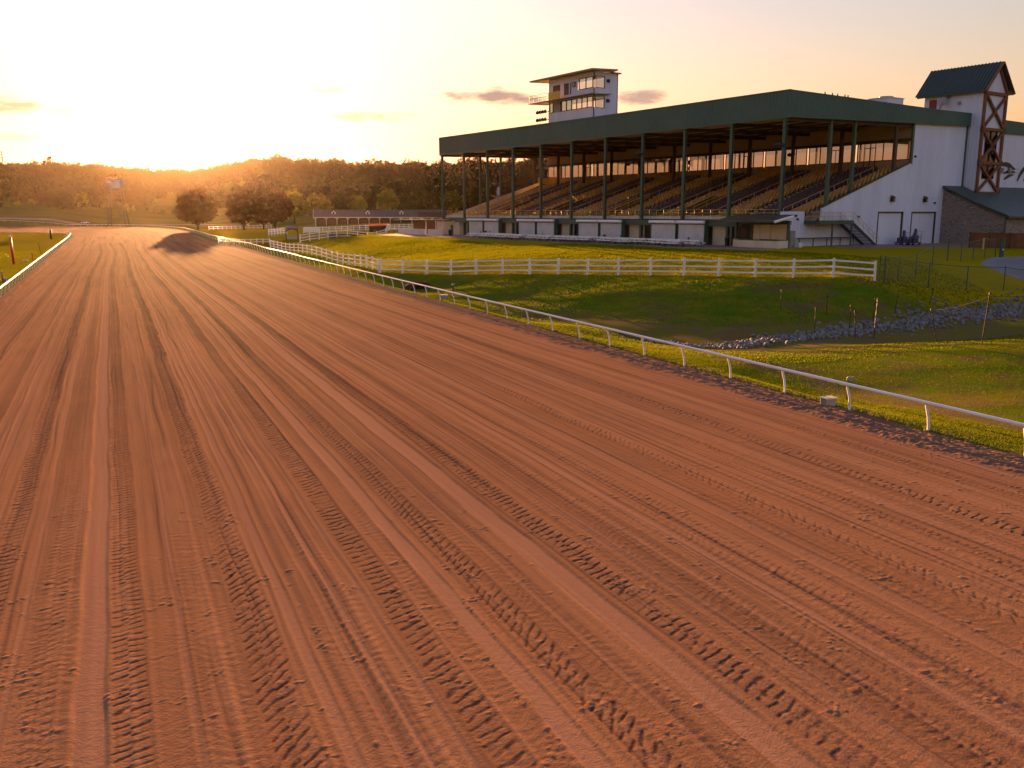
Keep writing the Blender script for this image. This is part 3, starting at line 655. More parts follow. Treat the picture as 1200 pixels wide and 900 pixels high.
# roof with ribbed fascia
b = GBd(); b.ub(-.35, LU + .35, -.35, DV + .2, 20.35, 20.62); b.prism([(.35, -.35, 20.6), (.35, DV, 20.3), (.35, DV, 20.4), (.35, -.35, 20.8)], (-(LU + .7), 0, 0))
roof = b.put('roof', MT['green_roof'], gs)
b = GBd()
b.corr(lambda a, d, z: (-a, -.42 - d, z), -.45, LU + .45, lambda a: 17.95 + a * .004, lambda a: 20.9 + a * .004, .42, .05)
b.ub(-.40, LU + .40, -.40, -.30, 18.0, 20.86)
b.ub(-.5, LU + .5, -.52, -.30, 20.88, 21.02); b.ub(-.5, LU + .5, -.50, -.30, 17.86, 17.98)
b.put('fascia', MT['green_metal'], gs)
for s_, uu in ((1, -.45), (-1, LU + .45)):
    b = GBd()
    b.corr(lambda a, d, z: (-(uu - s_ * d), a, z), -.45, DV, lambda a: 17.95 + a * .024, lambda a: 20.9 - a * .014, .42, .05)
    b.prism([(-(uu + s_ * .06), -.4, 17.98), (-(uu + s_ * .06), DV, 18.85), (-(uu + s_ * .06), DV, 20.33), (-(uu + s_ * .06), -.4, 20.86)], (-s_ * .06, 0, 0))
    b.prism([(-(uu - s_ * .06), -.5, 20.86), (-(uu - s_ * .06), DV, 20.34), (-(uu - s_ * .06), DV, 20.48), (-(uu - s_ * .06), -.5, 21.0)], (-s_ * .2, 0, 0))
    b.put('end_fascia', MT['green_metal'], gs)
b = GBd(); b.prism([(.3, -.25, 17.98), (.3, DV, 18.9), (.3, DV, 19.0), (.3, -.25, 18.1)], (-(LU + .6), 0, 0)); ceil_ = b.put('soffit', MT['soffit'], gs)
b = GBd()
for k in range(11): u = .35 + 8.17 * k; b.prism([(-u - .12, -.2, 17.62), (-u - .12, DV - 12.6, 18.1), (-u - .12, DV - 12.6, 18.56), (-u - .12, -.2, 17.98)], (.24, 0, 0))
for v in (4, 8, 12, 16, 20): b.ub(.2, LU, v, v + .14, 17.72 + v * .024, 17.95 + v * .024)
b.put('ceiling_beam_lattice', MT['brown_steel'], gs)
# columns
for k, u in enumerate(CU):
    b = GBd(); b.ub(u - .19, u + .19, -.19, -.13, ZB, 17.95); b.ub(u - .19, u + .19, .13, .19, ZB, 17.95); b.ub(u - .05, u + .05, -.13, .13, ZB, 17.95); b.ub(u - .24, u + .24, -.24, .24, 17.6, 17.86); b.put('column', MT['green_steel'], gs)
    b = GBd(); b.ub(u - .17, u + .17, 21.4, 21.7, 11.0, 18.5); b.ub(u - .12, u + .12, 21.7, 21.9, 11.0, 18.5); b.put('rear_column', MT['brown_steel'], gs)
for u, v, zb in ((.35, 8.3, 8.0), (.35, 13.0, 9.5), (LU - .2, 8.4, 8.4), (LU - .2, 13.2, 10.0)):
    b = GBd(); b.ub(u - .19, u + .19, v - .19, v + .19, zb - .8, 18.0 + v * .024); b.put('column', MT['green_steel'], gs)
# flood lights on columns
def flood(u, v, z, parent, n=3):
    b = GBd(); b.cur = 0
    b.tube([(-u, v, z), (-u, v - .6, z + .05)], .05, 6); b.box(-u - .75, -u + .75, v - .66, v - .58, z - .03, z + .06)
    for k in range(n):
        x = -u + (k - (n - 1) / 2) * .55; 
        b.v_ = len(b.v); prof = [(.06, -.22), (.16, -.2), (.27, .12), (.25, .14), (.05, .05)]
        c = MB().lathe(prof, 10); R_ = Matrix.Rotation(radians(62), 3, 'X')
        b.add([tuple(R_ @ Vector(p) + Vector((x, v - .72, z - .05))) for p in c.v], c.f)
    return b.put('floodlight', MT['black'], parent)
for u, z in ((CU[0], 14.9), (CU[3], 15.2), (CU[7], 15.1), (CU[10], 15.3)): flood(u, -.15, z, gs)
for u, z in ((CU[1], 14.6), (CU[5], 14.8), (CU[9], 14.8)): flood(u, 12, z, gs, 2)
# seating tiers
NR = 24; V0 = 3.0; TR = .88; Z0 = 6.35; RZ = .272
b = GBd(); prof = [(V0 - 1.9, ZB + .0), (V0 - 1.9, Z0 - .1), (V0, Z0 - .1)]
for r in range(NR): prof += [(V0 + r * TR, Z0 + r * RZ), (V0 + (r + 1) * TR, Z0 + r * RZ)]
ZT = Z0 + (NR - 1) * RZ; prof += [(25.2, ZT), (25.2, ZT - .5), (V0 + 2, Z0 - .6), (V0 - 1.6, Z0 - .6), (V0 - 1.6, ZB)]
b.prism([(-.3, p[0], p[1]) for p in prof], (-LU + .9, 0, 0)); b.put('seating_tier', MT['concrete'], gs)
b = GBd(); b.ub(.3, LU, .62, 1.08, 6.22, 6.62); b.put('parapet', MT['concrete_band'], gs)
# seats
def seat_verts():
    c = MB(); c.box(-.19, .19, .02, .40, .38, .45); c.box(-.19, .19, .38, .46, .44, .88); c.box(-.03, .03, .15, .30, .0, .40); return np.array(c.v), np.array([f for f in c.f])
sv, sf = seat_verts(); near = []; VV = {0: [], 1: []}
AIS = [(3.2 + 5.45 * k) for k in range(15)]
def section(u):
    for k, a in enumerate(AIS):
        if u < a: return k
    return len(AIS)
for r in range(NR - 1):
    for k in range(int((LU - 1.2) / .53)):
        u = .7 + k * .53
        if min(abs(u - a) for a in AIS) < .62: continue
        if r < 9 and any(abs(u - w_) < 1.75 for w_ in (19.5, 35.9, 52.3, 68.6)): continue
        if u > 79.5: continue
        tan_ = 1 - section(u) % 2
        P = sv + np.array([-u, V0 + r * TR + .30, Z0 + r * RZ - ZB])
        if r < 8 and u < 9.2 and len(near) < 100: near.append((u, r, tan_))
        else: VV[tan_].append(P)
VS = np.concatenate(VV[0] + VV[1]); n0 = len(VV[0]); nall = n0 + len(VV[1]); nf = len(sf); nv = len(sv)
FS = (sf[None] + (np.arange(nall) * nv)[:, None, None]).reshape(-1, 4); mi = np.repeat((np.arange(nall) >= n0).astype(np.int32), nf)
o = np_obj('seating', VS, FS, None, gs, mats=[MT['seat_dark'], MT['seat_tan']], midx=mi); o['kind'] = 'stuff'
sm = {}
for t_ in (0, 1):
    me = bpy.data.meshes.new('seat'); me.from_pydata([tuple(p) for p in sv], [], [tuple(f) for f in sf]); me.materials.append(MT['seat_tan' if t_ else 'seat_dark']); sm[t_] = me
for u, r, t_ in near:
    o = bpy.data.objects.new('seat', sm[t_]); COL.objects.link(o); o.parent = gs; o.location = (-u, V0 + r * TR + .30, Z0 + r * RZ - ZB)
# aisles: pale steps and yellow hand rails
b = GBd()
for a in AIS:
    for r in range(NR - 1):
        b.ub(a - .5, a + .5, V0 + r * TR + .05, V0 + r * TR + .5, Z0 + r * RZ + .005, Z0 + r * RZ + .14)
        b.ub(a - .5, a + .5, V0 + r * TR - .02, V0 + r * TR + .05, Z0 + r * RZ + .02, Z0 + r * RZ + .15)
b.put('aisle_step_tread', MT['cream'], gs)
# sunken stair openings
for w_ in (19.5, 35.9, 52.3, 68.6):
    b = GBd(); b.cur = 0
    b.prism([(-w_ + 1.5, V0 + .3, Z0 + .02), (-w_ + 1.5, V0 + 8 * TR, Z0 + 8 * RZ + .02), (-w_ + 1.5, V0 + 8 * TR, Z0 + 8 * RZ + .9), (-w_ + 1.5, V0 + .3, Z0 + .9)], (-.12, 0, 0))
    b.prism([(-w_ - 1.5, V0 + .3, Z0 + .02), (-w_ - 1.5, V0 + 8 * TR, Z0 + 8 * RZ + .02), (-w_ - 1.5, V0 + 8 * TR, Z0 + 8 * RZ + .9), (-w_ - 1.5, V0 + .3, Z0 + .9)], (.12, 0, 0))
    b.ub(w_ - 1.3, w_ + 1.3, V0 + 7.4 * TR, V0 + 8 * TR, Z0 + 6 * RZ, Z0 + 8 * RZ + .9)
    sw = b.put('stairwell', MT['door_brown'], gs)
    c = GBd()
    for s_ in (-1.5, 1.5):
        for h_ in (1.0, 1.5): c.tube([(-w_ + s_, V0 + .3, Z0 + h_), (-w_ + s_, V0 + 8 * TR, Z0 + 8 * RZ + h_)], .035, 6)
        for q in (0, 3, 6, 8): c.tube([(-w_ + s_, V0 + .3 + q * (8 * TR - .3) / 8, Z0 + q * RZ), (-w_ + s_, V0 + .3 + q * (8 * TR - .3) / 8, Z0 + q * RZ + 1.5)], .03, 6)
    c.put('stairwell_railing', MT['yellow'], sw)
# long yellow front railing
b = GBd()
for z in (6.75, 7.05, 7.45): b.tube([(-.6, .85, z), (-LU + .3, .85, z)], .035, 6)
for k in range(56): u = .6 + k * (LU - .9) / 55; b.tube([(-u, .85, 6.6), (-u, .85, 7.45)], .032, 6)
b.put('front_railing', MT['yellow'], gs)
b = GBd(); 
for a in AIS[::2]:
    b.tube([(-a, V0, Z0 + .95), (-a, V0 + 21 * TR, Z0 + 21 * RZ + .95)], .03, 6)
    for q in range(0, 22, 3): b.tube([(-a, V0 + q * TR, Z0 + q * RZ), (-a, V0 + q * TR, Z0 + q * RZ + .95)], .03, 5)
b.put('aisle_railing', MT['yellow'], gs)
# left end parapet of the tiers
b = GBd(); b.prism([(-LU + .45, 1.2, 6.6), (-LU + .45, V0, 7.1), (-LU + .45, 25, 14.0), (-LU + .45, 25, 13.6), (-LU + .45, V0 + 2, 6.2), (-LU + .45, 1.2, 6.2)], (-.25, 0, 0)); b.put('tier_end_wall', MT['concrete_band'], gs)
b = GBd(); b.ub(76, 78.5, 22.6, 22.8, 13.0, 14.2); b.ub(78.3, 78.5, 20, 22.6, 12.9, 14.0); b.put('landing_gate', MT['yellow'], gs)
# rear glazed room: sill wall, glazing, header
b = GBd(); b.corr(lambda a, d, z: (-a, 24.98 - d, z), .1, LU, lambda a: ZT - .3, lambda a: 14.02, .5, .04); b.ub(0.1, LU, 25.0, 25.25, ZT - .3, 14.0); b.put('sill_wall', MT['tan_wall'], gs)
b = GBd(); b.ub(.1, LU, 24.9, 25.25, 16.62, 18.75); b.put('upper_wall', MT['tan_wall'], gs)
b = GBd(); b.ub(.1, LU, 24.6, 24.9, 16.35, 16.75); b.put('header_beam', MT['brown_steel'], gs)
k = 0
for i in range(len(CU) - 1):
    u0 = CU[i] + .22; u1 = CU[i + 1] - .22
    if i == 0: u0 = .3
    c = GBd(); nn = 4
    fr = GBd()
    for j in range(nn + 1): uu = u0 + (u1 - u0) * j / nn; fr.ub(uu - .05, uu + .05, 24.93, 25.06, 14.02, 16.6)
    fr.ub(u0, u1, 24.94, 25.05, 14.0, 14.1); fr.ub(u0, u1, 24.94, 25.05, 16.5, 16.62)
    wn_ = fr.put('window', MT['brown_steel'], gs)
    c.add([(-u0, 25.0, 14.05), (-u1, 25.0, 14.05), (-u1, 25.0, 16.55), (-u0, 25.0, 16.55)], [(0, 1, 2, 3)]); c.put('pane', MT['pane'], wn_)
    if i in (0, 1, 3, 5, 8):
        c = GBd(); dd = u0 + (5.1 if i == 0 else 2.2); c.ub(dd, dd + .08, 24.86, 24.93, ZT, 16.5); c.ub(dd + 1.7, dd + 1.78, 24.86, 24.93, ZT, 16.5); c.ub(dd, dd + 1.78, 24.86, 24.93, 15.75, 15.85); c.ub(dd + .86, dd + .92, 24.86, 24.93, ZT, 15.75); c.put('window_door', MT['brown_steel'], gs)
# rear of the room: floor, low rear wall, posts; the sky shows through the upper opening
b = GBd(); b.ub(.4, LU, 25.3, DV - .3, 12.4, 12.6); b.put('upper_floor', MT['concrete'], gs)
b = GBd(); b.ub(.1, LU, DV - .25, DV, ZB, 13.3)
for k in range(11): b.ub(CU[k] - .12, CU[k] + .12, DV - .25, DV, 13.3, 18.8)
b.put('rear_wall', MT['tan_wall'], gs)
# near end wall: ribbed white sheet with the sloping parapet
def etop(v):
    if v < 4.0: return 7.22
    if v < 7.2: return 6.05
    if v < 25.0: return 7.68 + (v - 7.2) * (13.6 - 7.68) / 17.8
    return 18.06 + .024 * v
b = GBd()
DOORS = ((18.6, 24.0), (26.0, 31.6))
for v0, v1 in ((-.2, 4.0), (4.0, 7.2), (7.2, 18.6), (24.0, 25.0), (25.0, 26.0), (31.6, DV)):
    b.corr(lambda a, d, z: (.0 + d, a, z), v0, v1, lambda a: ZB - .1, lambda a: etop(min(max(a, v0 + 1e-4), v1 - 1e-4)) if a < 25 or a >= 25 else 0, .46, .035)
for v0, v1 in DOORS: b.corr(lambda a, d, z: (.0 + d, a, z), v0, v1, lambda a: 7.12, lambda a: etop(min(max(a, v0 + 1e-4), v1 - 1e-4)), .46, .035)
for v0, v1, lo in ((-.2, 4, ZB), (4, 7.2, ZB), (7.2, 18.6, ZB), (18.6, 24, 7.12), (24, 25, ZB), (25, 26, ZB), (26, 31.6, 7.12), (31.6, DV, ZB)):
    e = 1e-3; b.prism([(-.02, v0, lo), (-.02, v1, lo), (-.02, v1, etop(v1 - e) - .02), (-.02, v0, etop(v0 + e) - .02)], (-.22, 0, 0))
ew = b.put('end_wall', MT['sky_tinted_panel'], gs)
b = GBd(); b.bar((-.1, 7.2, 7.72), (-.1, 25.0, 13.64), .34, .10); b.bar((-.1, 25.0, 13.4), (-.1, 25.0, 18.6), .42, .22, (1, 0, 0)); b.ub(-.06, .2, DV - .2, DV + .15, ZB, 20.3)
b.put('wall_trim', MT['green_steel'], ew)
b = GBd(); b.ub(-.05, -.02 + .0, 19, 37, 9.0, 9.06); b.put('wall_seam_line', MT['white_metal'], ew)
for (v0, v1) in DOORS:
    b = GBd()
    for k in range(8): z0 = 2.95 + k * .52; b.ub(.10, .14, v0 + .1, v1 - .15, z0, z0 + .505)
    b.ub(.14, .20, v0 + .1, v1 - .1, 2.9, 7.1); dr = b.put('garage_door', MT['white_metal'], gs)
    b = GBd(); b.ub(-.07, .12, v0 - .05, v0 + .08, ZB, 7.12); b.ub(-.07, .12, v1 - .15, v1 + .05, ZB, 7.12); b.ub(-.09, .12, v0 - .05, v1 + .05, 7.06, 7.22); b.put('door_frame', MT['brown_steel'], dr)
for v in (21.2, 28.6):
    b = GBd(); b.ub(-.42, -.03, v - .28, v + .28, 8.5, 9.05); b.prism([(.42, v - .28, 9.05), (.42, v + .28, 9.05), (.03, v + .28, 9.25), (.03, v - .28, 9.25)], (0, 0, .05)); lm = b.put('wall_lamp', MT['black'], gs)
    c = GBd(); c.ub(-.44, -.425, v + .02, v + .22, 8.58, 8.95); c.put('lamp_lens', MT['yellow'], lm)
for v, z in ((2.6, 6.3), (14.4, 6.6), (25.6, 14.4), (31, 8.4)):
    b = GBd(); b.ub(-.2, -.03, v - .12, v + .12, z - .1, z + .12); b.tube([(.2, v, z), (.34, v - .1, z - .08)], .07, 8); b.put('wall_fixture', MT['black'], gs)
# landing and outside stair
st = GBd(); st.ub(-2.2, -.05, 4.0, 10.4, 5.9, 6.1); st.ub(-2.26, -2.18, 3.9, 10.5, 5.72, 6.16); st.ub(-2.2, -.05, 3.9, 4.0, 5.72, 6.16); st.ub(-2.2, -.05, 10.4, 10.5, 5.72, 6.16)
for v in (6.6, 10.3): st.ub(-2.2, -2.05, v - .08, v + .08, ZB, 5.9)
ln = st.put('stair_landing', MT['green_steel'], gs)
b = GBd(); nst = 16
for u in (-.25, -2.12): b.prism([(-u, 10.4, 6.1), (-u, 15.9, 2.95), (-u, 15.5, 2.85), (-u, 10.2, 5.72)], (.07 if u > -1 else -.07, 0, 0))
for k in range(nst): v = 10.55 + k * .335; z = 5.92 - k * .19; b.ub(-2.1, -.28, v, v + .30, z - .11, z)
b.put('stair_flight', MT['dark_steel'], gs)
b = GBd()
for u in (-2.2,):
    for h_ in (.55, 1.05): b.tube([(-u, 4.0, 6.1 + h_), (-u, 10.4, 6.1 + h_), (-u, 15.8, 2.95 + h_)], .03, 6)
    for v in (4.0, 5.6, 7.2, 8.8, 10.4): b.tube([(-u, v, 6.1), (-u, v, 7.15)], .03, 6)
    for q in (.2, .4, .6, .8, 1.0): b.tube([(-u, 10.4 + 5.4 * q, 6.1 - 3.15 * q), (-u, 10.4 + 5.4 * q, 7.15 - 3.15 * q)], .028, 6)
for h_ in (.55, 1.05): b.tube([(.25, 10.4, 6.1 + h_), (.25, 15.8, 2.95 + h_)], .028, 6); b.tube([(.1, 4.05, 6.1 + h_), (2.2, 4.05, 6.1 + h_)], .03, 6); b.tube([(.4, 7.3, 6.1 + h_), (.4, 10.4, 6.1 + h_)], .03, 6)
for v in (7.3, 8.9, 10.4): b.tube([(.4, v, 6.1), (.4, v, 7.15)], .03, 6)
b.put('stair_railing', MT['yellow'], gs)
# ground floor: paired shuttered booths, recesses between them
for k in range(0, 11, 2):
    c_ = CU[k]
    if k in (0, 10): continue
    for s_ in (-1, 1):
        u0, u1 = (c_ + .15, c_ + 5.15) if s_ > 0 else (c_ - 5.15, c_ - .15)
        b = GBd(); b.ub(u0, u1, -.98, .4, 5.55, 6.12); b.ub(u0, u0 + .12, -1.0, -.3, ZB, 5.6); b.ub(u1 - .12, u1, -1.0, -.3, ZB, 5.6); b.ub(u0 + .1, u1 - .1, -.5, -.35, ZB, 5.6)
        bo = b.put('booth', MT['green_steel'], gs)
        b = GBd(); nz = 13
        for j in range(nz): z = 3.0 + j * .2; b.ub(u0 + .14, u1 - .14, -.93, -.90 - .0, z, z + .185)
        b.ub(u0 + .13, u1 - .13, -.90, -.86, 2.95, 5.6); b.put('shutter_slat', MT['shutter'], bo)
        b = GBd(); b.tube([(-u0, -1.2, 5.86), (-u1, -1.2, 5.86)], .2, 10); b.ub(u0, u1, -1.2, -.95, 5.95, 6.07); b.put('awning_roll', MT['white_vinyl'], bo)
for k in range(1, 10, 2):
    c_ = CU[k]; b = GBd(); b.ub(c_ - 2.95, c_ + 2.95, -.5, -.25, 5.35, 6.1); rc = b.put('recess_header', MT['green_steel'], gs)
    b = GBd(); b.ub(c_ - .2, c_ + 2.98, .42, .52, ZB, 6.1); b.put('recess_wall', MT['cream'], gs)
    b = GBd(); b.ub(c_ - 2.95, c_ - .2, .9, 1.0, ZB, 5.6); b.ub(c_ - 2.2, c_ - 1.2, .84, .9, ZB, 5.1); b.put('recess_door', MT['door_brown'], gs)
# corner food kiosk
b = GBd(); kp = [(-2.0, -1.0), (-2.0, -3.0), (3.8, -3.0), (6.3, -1.4), (6.3, -.9), (5.9, -.9), (3.6, -2.7), (-1.7, -2.7), (-1.7, -1.0)]
b.prism([(-u, v, 2.9) for u, v in kp], (0, 0, .95)); ks = b.put('kiosk_counter', MT['cream'], gs)
b = GBd(); b.prism([(-u, v * 1.0 - .04, 3.85) for u, v in kp], (0, 0, .1)); b.prism([(-u, v - .03, 2.86) for u, v in kp], (0, 0, .14)); b.put('counter_edge_trim', MT['green_steel'], ks)
b = GBd(); b.ub(-2.0, -1.7, -1.2, -.95, ZB, 6.1); b.ub(6.0, 6.3, -1.2, -.9, ZB, 6.1); b.ub(3.7, 3.85, -1.1, -.9, ZB, 6.1); b.ub(-2.0, 6.3, -.95, -.80, 5.7, 6.15); b.put('kiosk_frame', MT['green_steel'], gs)
b = GBd(); b.ub(-1.6, .9, -.86, -.78, 3.95, 5.68); b.ub(1.0, 2.5, -.86, -.78, 3.95, 5.68); b.ub(2.56, 3.6, -.86, -.78, 3.2, 5.68); b.put('kiosk_panel', MT['cream'], gs)
b = GBd(); b.ub(3.9, 6.0, .9, 1.0, ZB, 5.7); b.put('kiosk_back', MT['door_brown'], gs)
b = GBd(); b.prism([(2.4, -4.1, 6.15), (2.4, -.3, 6.85), (2.4, -.3, 6.62), (2.4, -4.1, 5.95)], (-9.3, 0, 0)); kr = b.put('kiosk_roof', MT['green_roof'], gs)
b = GBd(); b.tube([(2.4, -4.15, 6.05), (2.4, -2.6, 6.35), (2.4, -1.0, 6.65)], .16, 8); b.put('rolled_awning', MT['white_vinyl'], kr)
# low concession wing at the far end
b = GBd(); b.ub(76.5, 90, -2.6, -1.2, 5.5, 5.85); b.ub(84, 97, -3.4, 2, 5.6, 5.82); b.put('wing_canopy', MT['shingle'], gs)
b = GBd(); b.ub(75.2, 83.8, -.4, 1.0, ZB, 5.6); b.put('wing_wall', MT['cream'], gs)
b = GBd(); b.ub(77.5, 78.3, -.5, -.38, ZB, 4.8); b.ub(84.2, 96.5, 1.0, 1.3, 2.6, 5.5); b.put('wing_door', MT['door_brown'], gs)
b = GBd(); b.ub(83.4, 95, -3.3, -3.1, 2.5, 4.0); b.ub(77.0, 83, -2.9, -2.7, ZB, 4.0); b.put('wing_counter', MT['shutter'], gs)
b = GBd(); b.ub(86, 100, 4, 4.1, 6.2, 7.4); b.ub(82.5, 86, .9, 1.0, 6.2, 7.3); b.put('wing_fence_panel', MT['brown_steel'], gs)
for u in (80.2, 77.4, 84.2, 90): b = GBd(); b.ub(u - .07, u + .07, -2.7, -2.56, ZB - .3, 5.6); b.put('wing_post', MT['white_metal'], gs)
# things on the roof
def rbox(name, label, cat, u, v, w, d, h, m, fn=None):
    t = groot(name, label, cat); b = GBd(); b.ub(u, u + w, v, v + d, 20.62, 20.62 + h); b.put('casing', m, t)
    b = GBd(); b.ub(u - .1, u + w + .1, v - .1, v + d + .1, 20.62 + h, 20.72 + h); b.put('lid', m, t)
    b = GBd(); b.lathe([(.05, 0), (w * .3, .02), (w * .3, .25), (w * .1, .3)], 12, (-u - w / 2, v + d / 2, 20.72 + h)); b.put('fan_cowl', MT['galv'], t); return t
rbox('rooftop_air_unit', 'pale boxy air unit on the green roof near the timber-braced tower', 'air unit', 3.2, 23.6, 3.0, 3.4, 1.5, MT['white_metal'])
for i, v in enumerate((6.6, 8.0, 9.0, 10.4, 11.0)):
    t = groot('roof_bird', 'small dark bird perched on the ridge of the green roof', 'bird', 'birds on the grandstand roof'); b = GBd()
    b.lathe([(.02, 0), (.11, .08), (.13, .2), (.07, .34), (.09, .42), (.02, .5)], 8, (-.2, v, 20.9 - v * .014)); b.bar((-.2, v, 21.1 - v * .014), (-.2, v + .3, 21.0 - v * .014), .06, .04); b.put('body', MT['black'], t)
# ------------------------------------------------------------------ announcers' box on the roof
pb = groot('press_box', 'white two-storey announcer box with wide flat eaves on the grandstand roof', 'press box')
b = GBd(); P0, P1, Q0, Q1 = 36.0, 47.2, .0, 4.5
def wallu(b, u0, u1, v, z0, z1): b.corr(lambda a, d, z: (-a, v - d, z), u0, u1, lambda a: z0, lambda a: z1, .35, .03); b.ub(u0, u1, v + .01, v + .12, z0, z1)
wallu(b, P0, P1, Q0, 20.9, 22.55); wallu(b, P0, P1, Q0, 24.05, 24.6); wallu(b, P0, 40.0, Q0, 24.6, 25.3); wallu(b, 40.0, 46.0, Q0, 24.6, 26.9); wallu(b, 46.0, P1, Q0, 24.6, 27.2); wallu(b, P0, P1, Q0, 26.9, 27.55)
b.corr(lambda a, d, z: (-P0 + d, a, z), Q0, 2.0, lambda a: 20.9, lambda a: 22.45, .35, .03); b.corr(lambda a, d, z: (-P0 + d, a, z), Q0, 2.0, lambda a: 24.1, lambda a: 25.3, .35, .03); b.corr(lambda a, d, z: (-P0 + d, a, z), Q0, 2.0, lambda a: 27.0, lambda a: 27.55, .35, .03)
b.corr(lambda a, d, z: (-P0 + d, a, z), 2.0, Q1, lambda a: 20.9, lambda a: 27.55, .35, .03)
b.ub(P0 + .01, P0 + .12, 2.0, Q1, 20.9, 27.5); b.ub(P0 + .01, P0 + .12, Q0 + .1, 2, 20.9, 22.45); b.ub(P0 + .01, P0 + .12, Q0 + .1, 2, 24.1, 25.3)
b.ub(P1 - .12, P1, Q0 + .1, Q1, 20.9, 27.5); b.ub(P0 + .12, P1 - .12, Q1 - .12, Q1, 20.9, 22.3); b.ub(P0 + .12, P1 - .12, Q1 - .12, Q1, 24.2, 25.0)
b.ub(P0 + .13, P1 - .13, .13, Q1 - .13, 24.35, 24.5)
b.put('wall', MT['sky_tinted_panel'], pb)
b = GBd(); b.prism([(-34.9, -1.3, 27.55), (-34.9, 3.6, 27.75), (-34.9, 3.6, 28.0), (-34.9, -1.3, 27.78)], (-16.0, 0, 0)); b.ub(35.6, 47.4, 3.3, 4.9, 27.5, 27.68); b.put('roof', MT['tan_wall'], pb)
b = GBd(); b.prism([(-35.2, -1.2, 24.32), (-35.2, 2.6, 24.5), (-35.2, 2.6, 24.34), (-35.2, -1.2, 24.24)], (-16.2, 0, 0)); bal = b.put('balcony_slab', MT['tan_wall'], pb)
b = GBd()
for z in (25.0, 25.5): b.tube([(-46.2, -1.05, z), (-51.2, -1.05, z), (-51.2, 2.4, z)], .03, 6)
for u in (46.2, 47.4, 48.7, 50, 51.2): b.tube([(-u, -1.05, 24.4), (-u, -1.05, 25.5)], .03, 6)
b.ub(43.0, 46.0, -1.08, -1.02, 24.45, 25.5); b.tube([(-51.2, 2.4, 24.45), (-51.2, 2.4, 25.5)], .03, 6); b.put('balcony_railing', MT['yellow'], bal)
def win(u0, u1, z0, z1, nn, parent):
    fr = GBd()
    for j in range(nn + 1): uu = u0 + (u1 - u0) * j / nn; fr.ub(uu - .05, uu + .05, Q0 - .06, Q0 + .05, z0, z1)
    fr.ub(u0 - .05, u1 + .05, Q0 - .07, Q0 + .05, z0 - .06, z0 + .02); fr.ub(u0 - .05, u1 + .05, Q0 - .07, Q0 + .05, z1 - .02, z1 + .06); w_ = fr.put('window', MT['brown_steel'], parent)
    c = GBd(); c.add([(-u0, Q0 + .02, z0), (-u1, Q0 + .02, z0), (-u1, Q0 + .02, z1), (-u0, Q0 + .02, z1)], [(0, 1, 2, 3)]); c.put('pane', MT['pane_press'], w_)
win(36.3, 44.0, 22.6, 24.05, 6, pb); win(46.2, 47.1, 22.6, 24.05, 1, pb); win(36.3, 39.6, 25.35, 26.85, 2, pb)
b = GBd(); b.ub(44.2, 46.0, -.05, .05, 22.55, 24.05); dr = b.put('door', MT['galv'], pb); b = GBd(); b.ub(44.1, 44.22, -.08, .05, 22.55, 24.1); b.ub(45.98, 46.1, -.08, .05, 22.55, 24.1); b.put('door_frame', MT['brown_steel'], dr)
b = GBd(); b.ub(44.4, 46.2, -.06, .04, 24.6, 26.6); b.put('dark_door', MT['door_brown'], pb)
b = GBd(); b.ub(42.2, 43.3, -.06, .04, 24.9, 26.6); b.put('dark_window', MT['door_brown'], pb)
b = GBd(); b.ub(41.6, 41.8, -.08, .04, 24.9, 26.6); b.put('narrow_window', MT['glass_dark'], pb)
b = GBd(); b.ub(40.4, 41.0, -.35, .04, 25.9, 26.6); b.put('window_air_unit', MT['galv'], pb)
for z0, z1 in ((22.5, 24.05), (25.35, 26.95)):
    fr = GBd(); fr.ub(P0 - .06, P0 + .04, .25, .33, z0, z1); fr.ub(P0 - .06, P0 + .04, 1.9, 1.98, z0, z1); fr.ub(P0 - .06, P0 + .04, .25, 1.98, z0 - .06, z0); fr.ub(P0 - .06, P0 + .04, .25, 1.98, z1, z1 + .06); w_ = fr.put('window', MT['brown_steel'], pb)
    c = GBd(); c.add([(-P0, .3, z0), (-P0, 1.95, z0), (-P0, 1.95, z1), (-P0, .3, z1)], [(0, 1, 2, 3)]); c.put('pane', MT['pane_grey'], w_)
    c = GBd(); c.ub(P0 - .3, P0 + .02, 2.35, 2.8, z0 + .8, z0 + 1.25); c.put('wall_vent', MT['black'], pb)
b = GBd(); b.ub(P0 - .05, P0 + .06, -.06, .06, 20.9, 27.5); b.ub(P0 - .05, P0 + .06, Q1 - .06, Q1 + .06, 20.9, 27.5); b.ub(P1 - .06, P1 + .05, -.06, .06, 20.9, 27.5); b.put('corner_trim', MT['timber_dark'], pb)
fl = groot('floodlight_mast', 'double bank of small floodlights beside the announcer box', 'floodlight')
b = GBd(); b.tube([(-48.0, .3, 20.9), (-48.0, .3, 23.2)], .06, 8); 
for z in (21.7, 22.9): b.bar((-47.6, .2, z), (-50.6, .2, z), .08, .08)
b.put('mast', MT['dark_steel'], fl)
for z in (21.7, 22.9):
    for k in range(4):
        c = MB().lathe([(.06, -.25), (.2, -.2), (.32, .12), (.3, .14), (.05, .05)], 10); R_ = Matrix.Rotation(radians(66), 3, 'X'); b = GBd()
        b.add([tuple(R_ @ Vector(p) + Vector((-48.3 - k * .72, 0.0, z + .05))) for p in c.v], c.f); b.put('lamp', MT['black'], fl)
